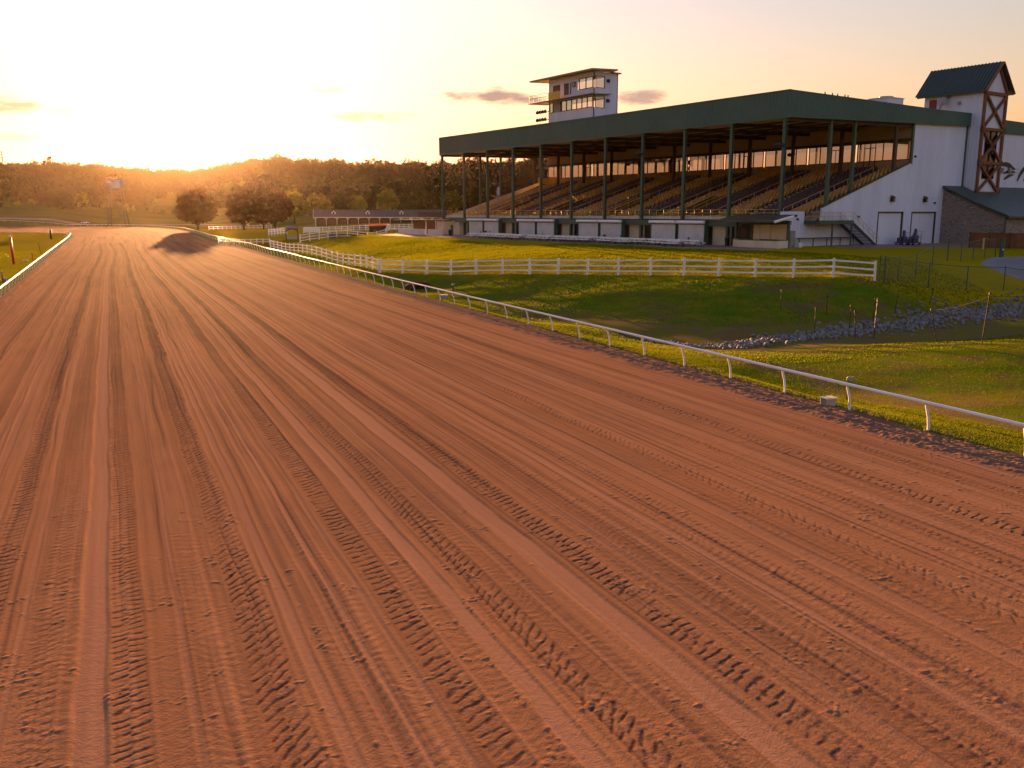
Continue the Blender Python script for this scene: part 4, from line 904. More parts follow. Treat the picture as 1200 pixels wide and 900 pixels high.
# ------------------------------------------------------------------ timber-braced stair tower
tw = groot('elevator_tower', 'tall white tower with gabled green metal roof and crossed timber bracing', 'tower')
a0, a1, w0, w1 = -1.8, 6.9, 37.75, 43.4
b = GBd(); b.corr(lambda a, d, z: (-a, w0 - d, z), a0, a1, lambda a: 9.2, lambda a: 24.0, .5, .045); b.ub(a0 + .02, a1, w0 + .01, w0 + .15, 9.0, 24.0)
b.ub(a1 - .15, a1, w0 + .15, w1, 9.0, 24.0); b.ub(a0 + .02, a1, w1 - .15, w1, 9.0, 24.0)
b.ub(a0 + .01, a0 + .15, w0 + .15, w0 + 1.3, 9.0, 24.0); b.ub(a0 + .01, a0 + .15, w1 - 1.3, w1 - .15, 9.0, 24.0); b.ub(a0 + .01, a0 + .15, w0 + 1.3, w1 - 1.3, 9.0, 11.8); b.ub(a0 + .01, a0 + .15, w0 + 1.3, w1 - 1.3, 18.6, 24.0)
mid = (w0 + w1) / 2; RZt = 27.3
for uu in (a0, a1 - .12): b.prism([(-uu, w0, 23.9), (-uu, w1, 23.9), (-uu, mid, RZt - .2)], (-.12, 0, 0))
b.put('wall', MT['sky_tinted_panel'], tw)
b = GBd()
for s_, ve in ((1, w0 - .7), (-1, w1 + .7)):
    ze = 23.45
    P_ = lambda a, d, k: (-a, ve + (mid - ve) * k - s_ * d * .5, ze + (RZt + .12 - ze) * k + d)
    A_ = a0 - .7
    while A_ < a1 + .8:
        b.add([P_(A_, 0, 0), P_(A_ + .42, 0, 0), P_(A_ + .42, 0, 1), P_(A_, 0, 1)], [(0, 1, 2, 3)]); b.add([P_(A_ + .42, 0, 0), P_(A_ + .42, .08, 0), P_(A_ + .50, .08, 0), P_(A_ + .50, 0, 0), P_(A_ + .42, 0, 1), P_(A_ + .42, .08, 1), P_(A_ + .50, .08, 1), P_(A_ + .50, 0, 1)], [(0, 1, 5, 4), (1, 2, 6, 5), (2, 3, 7, 6), (0, 1, 2, 3)])
        A_ += .50
    b.prism([(-(a0 - .7), ve, ze - .02), (-(a0 - .7), mid, RZt + .1), (-(a0 - .7), mid, RZt - .12), (-(a0 - .7), ve, ze - .22)], (-(a1 - a0 + 1.5), 0, 0))
b.put('roof', MT['green_roof'], tw)
uF = a0 - .12; b = GBd()
def tb(b, v0, z0, v1, z1, w=.34, off=0): b.bar((-(uF - off), v0, z0), (-(uF - off), v1, z1), .30, w, (0, 1, 0) if abs(v1 - v0) < .01 else (0, 0, 1))
for v in (w0 + .15, w1 - .15): tb(b, v, 9.6, v, 23.9, .42)
for z in (9.8, 13.9, 18.4, 23.2): tb(b, w0, z, w1, z, .40, .03)
for z0, z1 in ((18.6, 23.0), (14.1, 18.2), (10.0, 13.7)):
    zm = (z0 + z1) / 2
    tb(b, w0 + .25, z0, w1 - .25, z1, .3, .06); tb(b, w0 + .25, z1, w1 - .25, z0, .3, .09)
for v in (w0 + .15, w1 - .15): tb(b, v, 23.6, mid, RZt - .25, .34, .02)
b.bar((-(a0 - .72), w0 - .75, 23.35), (-(a0 - .72), mid, RZt + .05), .12, .34, (1, 0, 0)); b.bar((-(a0 - .72), w1 + .75, 23.35), (-(a0 - .72), mid, RZt + .05), .12, .34, (1, 0, 0))
fr = b.put('timber_frame', MT['timber'], tw)
b = GBd()
for z in (9.8, 13.9, 18.4):
    for v in (w0 + .15, w1 - .15): b.ub(uF - .2, uF + .1, v - .36, v + .36, z - .4, z + .4)
b.ub(uF - .24, uF - .1, mid - .4, mid + .4, 15.7, 16.5); b.put('timber_bracket_plate', MT['timber_dark'], fr)
b = GBd(); b.add([(-(a0 + .1), w0 + 1.3, 11.8), (-(a0 + .1), w1 - 1.3, 11.8), (-(a0 + .1), w1 - 1.3, 18.6), (-(a0 + .1), w0 + 1.3, 18.6)], [(0, 1, 2, 3)]); wn_ = None
c = GBd()
for v in (w0 + 1.3, mid, w1 - 1.3): c.ub(a0 - .02, a0 + .1, v - .06, v + .06, 11.8, 18.6)
for z in (11.8, 13.5, 15.2, 16.9, 18.6): c.ub(a0 - .02, a0 + .1, w0 + 1.3, w1 - 1.3, z - .06, z + .06)
wn_ = c.put('window', MT['brown_steel'], tw); b.put('pane', MT['pane'], wn_)
b = GBd(); b.ub(5.0, 6.1, w0 - .1, w0 + .02, 20.9, 22.95); b.put('door', MT['door_red'], tw)
b = GBd(); b.tube([(-4.4, w0 - .1, 20.6), (-4.4, w0 - .1, 22.6), (-3.9, w0 - .5, 22.7)], .05, 6)
c = MB().lathe([(.04, 0), (.35, .06), (.62, .22), (.66, .3)], 14); R_ = Matrix.Rotation(radians(70), 3, 'X'); b.add([tuple(R_ @ Vector(p) + Vector((-3.7, w0 - .6, 22.4))) for p in c.v], c.f); b.tube([(-3.7, w0 - .7, 22.4), (-3.5, w0 - 1.3, 22.1)], .04, 6); b.put('satellite_dish', MT['galv'], tw)
for u, z in ((1.4, 21.9), (3.0, 22.9)): b = GBd(); b.ub(u, u + .4, w0 - .16, w0 + .02, z, z + .45); b.put('wall_box', MT['galv'], tw)
# ------------------------------------------------------------------ clubhouse
cl = groot('clubhouse', 'stone and white clubhouse with lean-to green roof and black horse emblem', 'building')
b = GBd(); b.prism([(.0, 33.05, ZB - .2), (8.9, 33.05, ZB - .2), (8.9, 33.05, 6.75), (4.5, 33.05, 8.5), (.0, 33.05, 10.2)], (0, .4, 0)); b.ub(-8.9, -8.5, 33.45, 74, ZB - .2, 6.75); b.put('stone_wall', MT['stone'], cl)
b = GBd(); P_ = [(9.6, 6.62), (9.2, 6.85), (4.6, 8.6), (.12, 10.75), (.12, 10.5), (4.6, 8.32), (9.6, 6.35)]
b.prism([(x, 32.6, z) for x, z in P_], (0, 42, 0)); b.put('lean_to_roof', MT['green_roof'], cl)
b = GBd(); b.ub(-9.05, -8.9, 32.9, 33.05, ZB, 6.5); b.put('downpipe', MT['green_steel'], cl)
b = GBd(); b.corr(lambda a, d, z: (d, a, z), 43.4, 76, lambda a: 10.4, lambda a: 18.4, .46, .035); b.ub(.05, .3, 37.6, 76, ZB, 18.4); b.put('upper_wall', MT['sky_tinted_panel'], cl)
b = GBd(); b.corr(lambda a, d, z: (.28 + d, a, z), 43.5, 76, lambda a: 18.3 + (a - 43) * .01, lambda a: 20.25 - (a - 43) * .014, .42, .05); b.ub(-.26, .3, 43.5, 76, 18.35, 20.1); b.ub(.3, 30, 37.7, 76, 19.6, 19.9); b.put('fascia', MT['green_metal'], cl)
# horse emblem: tapering black brush strokes standing proud of the wall
def stroke(pts, wd):
    c = catmull(pts, 26); n = len(c); L = []; R_ = []
    for i in range(n):
        t = c[min(i + 1, n - 1)] - c[max(i - 1, 0)]; t = t / (np.linalg.norm(t) + 1e-9); q = i / (n - 1); w_ = wd * (sin(pi * min(1, q * 1.15 + .08)) ** .7 + .04) * .5
        L.append((c[i][0] - t[1] * w_, c[i][1] + t[0] * w_)); R_.append((c[i][0] + t[1] * w_, c[i][1] - t[0] * w_))
    V_ = []; F_ = []
    for i in range(n):
        for (p) in (L[i], R_[i]): V_.append((.06, p[0], p[1])); V_.append((.10, p[0], p[1]))
    for i in range(n - 1):
        a = 4 * i; F_ += [(a + 1, a + 3, a + 7, a + 5), (a, a + 4, a + 6, a + 2), (a, a + 1, a + 5, a + 4), (a + 2, a + 6, a + 7, a + 3)]
    return V_, F_
b = GBd()
def onwall(px, py):
    dx, dy, dz = ray(px, py); t_ = (G[0] * U[0] + G[1] * U[1]) / (dx * U[0] + dy * U[1]); return ((dx * t_ - G[0]) * V[0] + (dy * t_ - G[1]) * V[1], H + dz * t_)
for pts, wd in [([(1171.5, 192.6), (1180, 193), (1188, 198), (1194.5, 198)], .62), ([(1175.6, 203), (1182, 201.4), (1193, 202.4)], .42), ([(1176, 210), (1182, 206), (1190, 204.2)], .42), ([(1191.5, 212), (1195.5, 203.5), (1201, 196.5), (1208, 192), (1216, 190)], .62), ([(1199, 212), (1204, 204), (1212, 200)], .5), ([(1216, 190), (1224, 193), (1230, 200), (1236, 206)], .55)]:
    b.add(*stroke([onwall(*p) for p in pts], wd))
b.put('horse_emblem', MT['black'], cl)
for q_ in (1173.2, 1182): wv, wz = onwall(q_, 199.6); b = GBd(); b.ub(-.3, -.05, wv - .3, wv + .3, wz - .35, wz + .35); b.put('wall_box', MT['galv'], cl)
# ================================================================== RAILS AND FENCES
def run(root_name, label, cat, pts, post_fn, post_mat, rails, rail_mat, post_name='post', rail_name='rail'):
    """pts: world ground points of the posts; rails: list of meshes made relative to the first post"""
    x0, y0 = pts[0]; z0 = gz(x0, y0); t = thing(root_name, label, cat, (x0, y0, z0)); first = None
    for i, (x, y) in enumerate(pts):
        a = pts[max(i - 1, 0)]; c = pts[min(i + 1, len(pts) - 1)]; ang = math.atan2(c[1] - a[1], c[0] - a[0])
        if first is None: first = post_fn().build(post_name, post_mat, t); o = first
        else: o = first.copy(); COL.objects.link(o); o.parent = t
        o.location = (x - x0, y - y0, gz(x, y) - z0); o.rotation_euler = (RS.normal() * .012, RS.normal() * .012, ang)
    for fn in rails:
        b = MB(); fn(b, [(x - x0, y - y0, gz(x, y) - z0) for x, y in pts]); b.build(rail_name, rail_mat, t, smooth=False)
    return t
def smooth_track(b, P, off, z, r):
    q = []
    for i, p in enumerate(P):
        a = P[max(i - 1, 0)]; c = P[min(i + 1, len(P) - 1)]; dx, dy = c[0] - a[0], c[1] - a[1]; L = sqrt(dx * dx + dy * dy)
        q.append((p[0] - dy / L * off, p[1] + dx / L * off, p[2] + z))
    b.tube(q, r, 10)
def rail_post(side):
    def f():
        b = MB(); c = [(0, 0, -.15), (0, 0, .12), (0, side * .05, .45), (0, side * .16, .78), (0, side * .20, .92)]
        b.tube(c, [.045, .045, .045, .045, .042], 8); return b
    return f
# outer rail down the straight: base line X=24, rail overhangs the track
op = [TW(float(XR(y)) + .08, y) for y in np.arange(6.55, 243, 3.45)]
run('track_rail', 'white pipe rail on leaning posts between the dirt track and the grandstand lawn', 'rail', op, rail_post(1), MT['white_vinyl'], [lambda b, P: smooth_track(b, P, .2, .93, .06)], MT['white_vinyl'])
ip = [TW(float(XL(y)) - .05, y) for y in np.arange(40, 216, 3.6)]
kk = [tuple(p) for p in INF[8:75:2]]
run('track_rail', 'bright white inner rail beside the grass infield, curling into the far turn', 'rail', ip + kk, rail_post(-1), MT['white_vinyl'], [lambda b, P: smooth_track(b, P, -.2, .93, .075)], MT['white_vinyl'])
dO = np.hypot(*np.diff(OUF, axis=0).T); sO = np.r_[0, np.cumsum(dO)]
def ouf(s): return (float(np.interp(s, sO, OUF[:, 0])), float(np.interp(s, sO, OUF[:, 1])))
fp = [ouf(s) for s in np.arange(30, sO[-1] - 2, 5.0)]
run('track_rail', 'distant white rail curving round the far turn below the lattice watch tower', 'rail', fp, rail_post(1), MT['white_vinyl'], [lambda b, P: smooth_track(b, P, .2, .95, .085)], MT['white_vinyl'])
def board_post(h=1.5, w=.15):
    def f():
        b = MB(); b.box(-w / 2, w / 2, -w / 2, w / 2, -.2, h); b.box(-w / 2 - .015, w / 2 + .015, -w / 2 - .015, w / 2 + .015, h, h + .03); b.prism([(-w / 2, -w / 2, h + .03), (w / 2, -w / 2, h + .03), (w / 2, w / 2, h + .03), (-w / 2, w / 2, h + .03)], (0, 0, .03)); return b
    return f
def boards(z, hh=.15, th=.045):
    def f(b, P):
        P = [(p[0], p[1], p[2] + RS.normal() * .012) for p in P]
        for i in range(len(P) - 1):
            p = Vector(P[i]); q = Vector(P[i + 1]); b.bar(p + Vector((0, 0, z)), q + Vector((0, 0, z)), th, hh)
    return f
fA = at(445.6, 320, .45); fB = at(1025, 327, 1.8); fC = at(317, 290.5, .5)
n_ = 16; fr1 = [(fA[0] + (fB[0] - fA[0]) * k / n_, fA[1] + (fB[1] - fA[1]) * k / n_) for k in range(n_ + 1)]
run('board_fence', 'white three-board fence crossing the lawn in front of the long grandstand', 'fence', fr1, board_post(1.52, .17), MT['white_vinyl'], [boards(1.38, .15), boards(.88, .15), boards(.38, .15)], MT['white_vinyl'])
fm = TW(25.9, 128); mid1 = TW(26.4, WT(*fA)[1] + 14)
path = catmull([(fA[0] - .16, fA[1] + .1), at(415, 311.5, .45), at(380, 303.3, .45), at(345, 296, .45), fC], 60); dP = np.r_[0, np.cumsum(np.hypot(*np.diff(path, axis=0).T))]; n2_ = int(dP[-1] / 3.5)
fr2 = [(float(np.interp(dP[-1] * k / n2_, dP, path[:, 0])), float(np.interp(dP[-1] * k / n2_, dP, path[:, 1]))) for k in range(0, n2_ + 1)]
run('board_fence', 'white three-board fence running beside the track rail up to the gazebo paddock', 'fence', fr2, board_post(1.5, .16), MT['white_vinyl'], [boards(1.36, .15), boards(.87, .15), boards(.38, .15)], MT['white_vinyl'])
def line(p, q, n): return [(p[0] + (q[0] - p[0]) * k / n, p[1] + (q[1] - p[1]) * k / n) for k in range(n + 1)]
pA = at(352, 288, .65); pB = at(395, 284.6, .75); pC = at(452, 279.6, 1.0); pD = at(458, 272.5, 1.2)
run('board_fence', 'white board fence along the front of the hedged winner circle', 'fence', line(pA, pB, 4) + line(pB, pC, 5)[1:] + line(pC, pD, 5)[1:], board_post(1.7, .18), MT['white_vinyl'], [boards(1.5, .16), boards(.97, .16), boards(.42, .16)], MT['white_vinyl'])
run('board_fence', 'far white board fence behind the winner circle in front of the stable', 'fence', line(at(356, 274, .9), at(456, 271.5, 1.2), 14), board_post(1.7, .2), MT['white_vinyl'], [boards(1.5, .22), boards(.95, .2), boards(.4, .2)], MT['white_vinyl'])
run('board_fence', 'short white slatted fence between the shade trees and the small gazebo', 'fence', line(at(315, 276.5, .6), at(336, 275.5, .7), 6), board_post(1.9, .2), MT['white_vinyl'], [boards(1.7, .3), boards(1.2, .3), boards(.6, .3)], MT['white_vinyl'])
run('board_fence', 'low white rail fence on the grass below the shade trees', 'fence', line(at(256, 284.4, .1), at(316, 288.0, .4), 9), board_post(1.2, .14), MT['white_vinyl'], [boards(1.08, .13), boards(.55, .13)], MT['white_vinyl'])
run('board_fence', 'white plank fence crossing the far grass behind the shade trees', 'fence', line(at(245, 270.2, .1), at(318, 269.4, .3), 14), board_post(1.4, .18), MT['white_vinyl'], [boards(1.2, .2), boards(.5, .2)], MT['white_vinyl'])
run('board_fence', 'long faint white rail along the training track in the far field', 'fence', line(at(165, 255.6, .7), at(345, 254.6, 1.0), 40), board_post(1.5, .2), MT['white_vinyl'], [boards(1.4, .25)], MT['white_vinyl'])
run('board_fence', 'pale rail fence near the stable end on the open far field', 'fence', line(at(350, 258.0, 1.0), at(372, 258.0, 1.2), 8), board_post(1.5, .2), MT['white_vinyl'], [boards(1.4, .22), boards(.8, .2)], MT['white_vinyl'])
# low solid white wall, hedges with flowers, gazebo
def at_thing(name, label, cat, px, py, e, rz=0, group=None): x, y = at(px, py, e); return thing(name, label, cat, (x, y, gz(x, y)), rz, group)
t = at_thing('planter_wall', 'low bright white solid wall beside the gazebo', 'wall', 366, 273.0, .9, radians(-12)); b = MB(); b.box(-2.6, 2.6, -.2, .2, -.3, 1.55); b.build('wall', MT['white_vinyl'], t, bevel=.03); b = MB(); b.box(-2.75, 2.75, -.28, .28, 1.55, 1.68); b.build('coping', MT['white_vinyl'], t, bevel=.02)
def hedge(label, px0, px1, py, e, h, flowers):
    rs = np.random.RandomState(px0); x0, y0 = at(px0, py, e); x1, y1 = at(px1, py - 1.2, e); L = sqrt((x1 - x0) ** 2 + (y1 - y0) ** 2); t = thing('hedge', label, 'hedge', ((x0 + x1) / 2, (y0 + y1) / 2, gz((x0 + x1) / 2, (y0 + y1) / 2)), math.atan2(y1 - y0, x1 - x0))
    P = np.c_[rs.uniform(-L / 2, L / 2, 2200), rs.uniform(-.7, .7, 2200), rs.uniform(0, h, 2200) + .1 * rs.normal(size=2200)]; np_obj('foliage', leaves(P, .26, rs), quads(2200), MT['hedge'], t)
    b = MB(); b.box(-L / 2 + .1, L / 2 - .1, -.55, .55, -.3, h - .15); b.build('twig_core', MT['hedge'], t)
    if flowers: k = 700; P = np.c_[rs.uniform(-L / 2, L / 2, k), rs.uniform(-.75, .75, k), h + rs.uniform(-.15, .4, k)]; np_obj('flower_mass', leaves(P, .22, rs), quads(k), MT['flowers'], t)
hedge('long clipped dark hedge behind the winner circle fence', 387, 428, 281.0, .9, 1.25, False)
hedge('short hedge topped with red flowers at the fence corner', 435, 452, 277.5, 1.0, 1.6, True)
hedge('far flower bed with reddish blooms before the stable', 415, 426, 272.6, 1.0, 1.5, True)
t = at_thing('gazebo', 'small open gazebo with arched front and hipped shingle roof', 'gazebo', 342.5, 281, .8, radians(14)); b = MB()
for sx in (-1, 1):
    for sy in (-1, 1): b.box(sx * 1.35 - .11, sx * 1.35 + .11, sy * 1.1 - .11, sy * 1.1 + .11, -.1, 2.5)
b.build('post_frame', MT['brown_steel'], t); b = MB()
arc = [(1.35 * cos(pi * k / 10), -1.1, 1.75 + .75 * sin(pi * k / 10)) for k in range(11)]
for y_ in (-1.1, 1.1):
    for k in range(10): b.bar((arc[k][0], y_, arc[k][2]), (arc[k + 1][0], y_, arc[k + 1][2]), .1, .22)
    b.box(-1.4, 1.4, y_ - .08, y_ + .08, 2.45, 2.62)
b.build('arch', MT['brown_steel'], t); b = MB(); b.add([(-1.9, -1.6, 2.6), (1.9, -1.6, 2.6), (1.9, 1.6, 2.6), (-1.9, 1.6, 2.6), (-.35, 0, 3.55), (.35, 0, 3.55)], [(0, 1, 5, 4), (1, 2, 5), (2, 3, 4, 5), (3, 0, 4), (3, 2, 1, 0)]); b.lathe([(.12, 0), (.16, .1), (.03, .4)], 8, (0, 0, 3.5)); b.build('roof', MT['shingle'], t)
b = MB(); b.box(-1.2, 1.2, -1.18, -1.08, .15, .95); b.box(-1.0, 1.0, .4, .9, .3, .5); b.build('bench', MT['galv'], t)
# long stable with dormers
bx0, by0 = at(369, 265, 1.5); bx1, by1 = at(524, 264.4, 1.6); Lb = sqrt((bx1 - bx0) ** 2 + (by1 - by0) ** 2)
t = thing('stable', 'long low stable with dark shingle roof, open arches and three dormers', 'stable', (bx0, by0, gz(bx0, by0)), math.atan2(by1 - by0, bx1 - bx0))
b = MB(); b.box(.2, .4, 3.4, 8, 0, 4.1); b.prism([(.2, 0.2, 4.1), (.2, 9, 4.1), (.2, 4.6, 6.9)], (.2, 0, 0)); b.box(.2, .4, .2, 1.4, 0, 4.1); b.build('wall', MT['house_white'], t)
b = MB(); b.prism([(-.5, -.5, 4.0), (-.5, 4.6, 7.2), (-.5, 4.6, 7.0), (-.5, -.5, 3.8)], (Lb + 1, 0, 0)); b.prism([(-.5, 9.7, 4.0), (-.5, 4.6, 7.2), (-.5, 4.6, 7.0), (-.5, 9.7, 3.8)], (Lb + 1, 0, 0)); rf = b.build('roof', MT['shingle'], t)
b = MB(); b.box(-.5, Lb + .5, -.55, -.45, 3.7, 4.02); b.bar((-.52, -.5, 3.95), (-.52, 4.6, 7.12), .06, .3, (1, 0, 0)); b.build('eave_trim', MT['house_white'], rf)
for k in range(3):
    xx = 8.2 + 14.8 * k; b = MB(); b.prism([(xx - .9, 1.5, 4.9), (xx + .9, 1.5, 4.9), (xx + .9, 1.5, 6.1), (xx, 1.5, 6.9), (xx - .9, 1.5, 6.1)], (0, 2.6, 0)); d_ = b.build('dormer', MT['house_white'], rf)
    b = MB(); b.prism([(xx - 1.2, 1.3, 5.9), (xx, 1.3, 7.05), (xx, 1.3, 6.9), (xx - 1.2, 1.3, 5.75)], (0, 3, 0)); b.prism([(xx + 1.2, 1.3, 5.9), (xx, 1.3, 7.05), (xx, 1.3, 6.9), (xx + 1.2, 1.3, 5.75)], (0, 3, 0)); b.box(xx - .4, xx + .4, 1.45, 1.52, 5.2, 6.2); b.build('dormer_roof', MT['shingle'], rf)
for k in range(13):
    xx = .3 + k * Lb / 12.5; b = MB(); b.box(xx - .12, xx + .12, .1, .34, -.2, 3.8); b.bar((xx, .22, 2.9), (xx + .9, .22, 3.75), .14, .14); b.bar((xx, .22, 2.9), (xx - .9, .22, 3.75), .14, .14); b.build('porch_post', MT['house_white'], t)
b = MB(); b.box(.4, Lb, 3.2, 3.4, 0, 4.1); b.build('stall_front', MT['stall_wood'], t)
for k in range(12): xx = 1.6 + k * Lb / 12.5; b = MB(); b.box(xx, xx + 2.6, 3.1, 3.2, 0, 3.0); b.bar((xx, 3.05, .2), (xx + 2.6, 3.05, 2.8), .05, .1); b.build('stall_door', MT['door_brown'], t)
# timing / watch tower in the far field
x, y = at(138, 262.2, 0.0); sc_ = 480 / y if y > 480 else 1.0; d = 488.; x = (138 - 600) / 1059. * d
t = thing('watch_tower', 'tall spindly watch tower with white cabin beyond the far turn', 'tower', (x, d, gz(x, d)), radians(8)); b = MB()
for sx in (-1, 1):
    for sy in (-1, 1): b.bar((sx * 4.6, sy * 3.4, -.2), (sx * 2.8, sy * 2.4, 20.2), .42, .42)
b.build('leg_frame', MT['brown_steel'], t)
for k in range(4):
    z0 = 1 + k * 4.8; z1 = z0 + 4.8; f0 = 4.6 - 1.8 * z0 / 20.2; f1 = 4.6 - 1.8 * z1 / 20.2; g0 = 3.4 - z0 / 20.2; g1 = 3.4 - z1 / 20.2
    for sy in (-1, 1): b = MB(); b.bar((-f1, sy * g1, z1), (f1, sy * g1, z1), .2, .2); b.build('brace', MT['brown_steel'], t)
    if k in (0, 2): b = MB(); b.bar((-f0, -g0, z0), (f1, -g1, z1), .18, .18); b.build('brace', MT['brown_steel'], t)
b = MB(); b.bar((4.4, -3.3, 0), (-2.0, -3.4, 19.8), .3, .16); b.build('ladder', MT['brown_steel'], t)
b = MB(); b.box(-3.1, 3.1, -2.7, 2.7, 20.2, 20.6); b.box(-1.2, 3.0, -2.6, 2.6, 20.6, 24.4); b.box(-3.0, -1.2, -2.6, 2.6, 20.6, 22.0); b.build('cabin', MT['white_metal'], t); b = MB(); b.box(-3.5, 3.4, -3.0, 3.0, 24.4, 24.7); b.box(-3.0, -2.8, -2.6, -2.4, 22.0, 24.4); b.build('cabin_roof', MT['white_metal'], t)
# radio mast on the hill
d = 985.; x = (9.5 - 600) / 1059. * d; t = thing('radio_mast', 'thin radio mast rising above the wooded ridge', 'mast', (x, d, gz(x, d))); b = MB(); top = 7 + (249 - 178) * d / 1059. - gz(x, d)
b.tube([(0, 0, 0), (0, 0, top)], [.5, .32], 6); b.build('pole', MT['dark_steel'], t)
for k in range(4): z = top - 1.2 - k * 3.0; b = MB(); b.lathe([(.7, -.8), (1.0, -.6), (1.0, .6), (.7, .8)], 8, (0, 0, z)); b.build('antenna_drum', MT['dark_steel'], t)
# houses among the trees
for px, py, d, w_, h_, lb in ((500, 219.5, 640, 15, 6, 'small white house half hidden in trees on the hillside'), (553, 224.0, 560, 20, 5.5, 'grey low house with white gable on the hillside behind the stand'), (541, 226.5, 560, 8, 4, 'pale cottage beside the low grey house on the hill'), (607, 231.0, 470, 22, 4.5, 'long pale farm building below the hillside meadow'), (575, 216, 650, 12, 5, 'bright roofed white house at the top of the hillside meadow')):
    x = (px - 600) / 1059. * d; z = min(gz(x, d), 7 + (249 - py) * d / 1059. - 1); z = gz(x, d); t = thing('hill_house', lb, 'house', (x, d, z), radians(10)); b = MB(); e = 7 + (249 - py) * d / 1059. - z; e = max(e, h_ * .8)
    b.box(-w_ / 2, w_ / 2, -4, 4, -1, e - 1.5); b.prism([(-w_ / 2, -4, e - 1.5), (-w_ / 2, 4, e - 1.5), (-w_ / 2, 0, e + .9)], (w_, 0, 0)); b.build('wall', MT['house_white'], t)
    b = MB(); b.prism([(-w_ / 2 - .4, -4.6, e - 1.7), (-w_ / 2 - .4, 0, e + 1.2), (-w_ / 2 - .4, 0, e + .95), (-w_ / 2 - .4, -4.6, e - 1.95)], (w_ + .8, 0, 0)); b.prism([(-w_ / 2 - .4, 4.6, e - 1.7), (-w_ / 2 - .4, 0, e + 1.2), (-w_ / 2 - .4, 0, e + .95), (-w_ / 2 - .4, 4.6, e - 1.95)], (w_ + .8, 0, 0)); b.build('roof', MT['house_roof'], t)
    for k in (-.28, .22): b = MB(); b.box(w_ * k - .6, w_ * k + .6, -4.06, -3.98, e - 3.6, e - 2.2); b.build('window', MT['glass_dark'], t)
# car and shed in the far field
d = 560.; x = (99 - 600) / 1059. * d; t = thing('parked_car', 'tiny white car on the training road beyond the far turn', 'car', (x, d, gz(x, d) + .4), radians(12)); b = MB()
b.prism([(-2.3, -.9, .35), (2.3, -.9, .35), (2.35, -.9, .85), (1.2, -.9, 1.0), (.6, -.9, 1.5), (-1.3, -.9, 1.5), (-2.1, -.9, .98), (-2.35, -.9, .85)], (0, 1.8, 0)); b.build('body', MT['car_paint'], t, bevel=.08)
b = MB(); b.prism([(1.0, -.92, 1.02), (.55, -.92, 1.42), (-1.2, -.92, 1.42), (-1.75, -.92, 1.02)], (0, 1.84, 0)); b.build('window', MT['glass_dark'], t)
for sx in (-1.4, 1.45):
    for sy in (-.92, .72): b = MB(); c = MB().lathe([(.1, 0), (.34, 0), (.34, .2), (.1, .2)], 14); b.add([(sx + p[0], sy + p[2], .34 + p[1]) for p in c.v], c.f); b.build('wheel', MT['tyre'], t)
# ------------------------------------------------------------------ infield markers
def marker(name, label, px, py, h, r, m, capm, lean=0):
    t = at_thing(name, label, 'post', px, py, .05); b = MB(); b.tube([(0, 0, -.2), (lean, 0, h - .25)], [r, r * .92], 12); b.build('shaft', m, t, True); b = MB(); b.lathe([(r * .95, -.28), (r * 1.08, -.2), (r * 1.0, -.02), (r * .3, .04)], 12, (lean, 0, h)); b.build('cap', capm, t); return t
marker('distance_pole', 'tall red marker pole with a white tip on the infield grass', 16.2, 309.3, 4.0, .17, MT['red_paint'], MT['white_vinyl'], -.12)
marker('distance_pole', 'dark marker pole with a white cap near the far turn', 60, 280.2, 2.75, .24, MT['black'], MT['white_vinyl'], 0)
for i, (px, py, h, ln, lb) in enumerate(((48.6, 297.5, 2.2, -.5, 'thin leaning dark stake by the bright inner rail'), (38.4, 305.2, 1.1, 0, 'short upright stake near the red marker pole'), (4, 330.5, 1.0, -.1, 'pale little stake in the infield grass beside the inner rail'))):
    t = at_thing('ground_stake', lb, 'stake', px, py, .03); b = MB(); b.tube([(0, 0, -.2), (ln, 0, h)], .05, 6); b.build('shaft', MT['rust'], t); b = MB(); b.box(ln - .09, ln + .09, -.06, .06, h - .1, h + .1); b.build('head', MT['galv'], t)
t = at_thing('sprinkler_box', 'small pale valve cover lying on the infield grass', 'box', 30.3, 307.0, .03); b = MB(); b.lathe([(.3, -.05), (.3, .22), (.24, .3), (.05, .32)], 14); b.build('cover', MT['concrete_band'], t)
t = at_thing('sprinkler_box', 'dark valve box beside the inner rail at the picture edge', 'box', 6.0, 329, .03); b = MB(); b.box(-.25, .25, -.2, .2, -.05, .3); b.build('cover', MT['galv'], t, bevel=.02)
# ------------------------------------------------------------------ along the outer rail
def gbox(lb, px, py, s):
    t = at_thing('utility_box', lb, 'box', px, py, 0.02, radians(20)); b = MB(); b.box(-.24 * s, .24 * s, -.17 * s, .17 * s, -.05, .26 * s); b.build('casing', MT['galv'], t, bevel=.015); b = MB(); b.box(-.26 * s, .26 * s, -.19 * s, .19 * s, .26 * s, .30 * s); b.build('lid', MT['concrete_band'], t)
gbox('small grey box on the verge beside the nearest rail posts', 970.5, 474.5, 1.0); gbox('small grey box on the verge near the culvert', 520.5, 348.6, 1.15)
def hydrant(lb, px, py, h):
    t = at_thing('sprinkler_riser', lb, 'sprinkler', px, py, -.1); b = MB(); b.tube([(0, 0, -.3), (0, 0, h)], .045, 8); b.build('pipe', MT['rust'], t); b = MB(); b.lathe([(.05, 0), (.1, .03), (.1, .14), (.04, .2)], 10, (0, 0, h)); b.tube([(0, 0, h + .1), (.2, 0, h + .18)], .035, 6); b.build('nozzle', MT['galv'], t)
hydrant('thin rusty sprinkler pipe standing just behind the nearest rail', 993.5, 461, .75); hydrant('thin sprinkler pipe behind the rail near the culvert', 531, 348.0, 1.15)
t = at_thing('culvert', 'dark rusty culvert mouth under the grass bank by the rail', 'culvert', 491, 337.5, -.35, radians(10)); b = MB()
prof = [(1.0 * cos(a), .8 * sin(a)) for a in [pi * k / 12 for k in range(13)]]
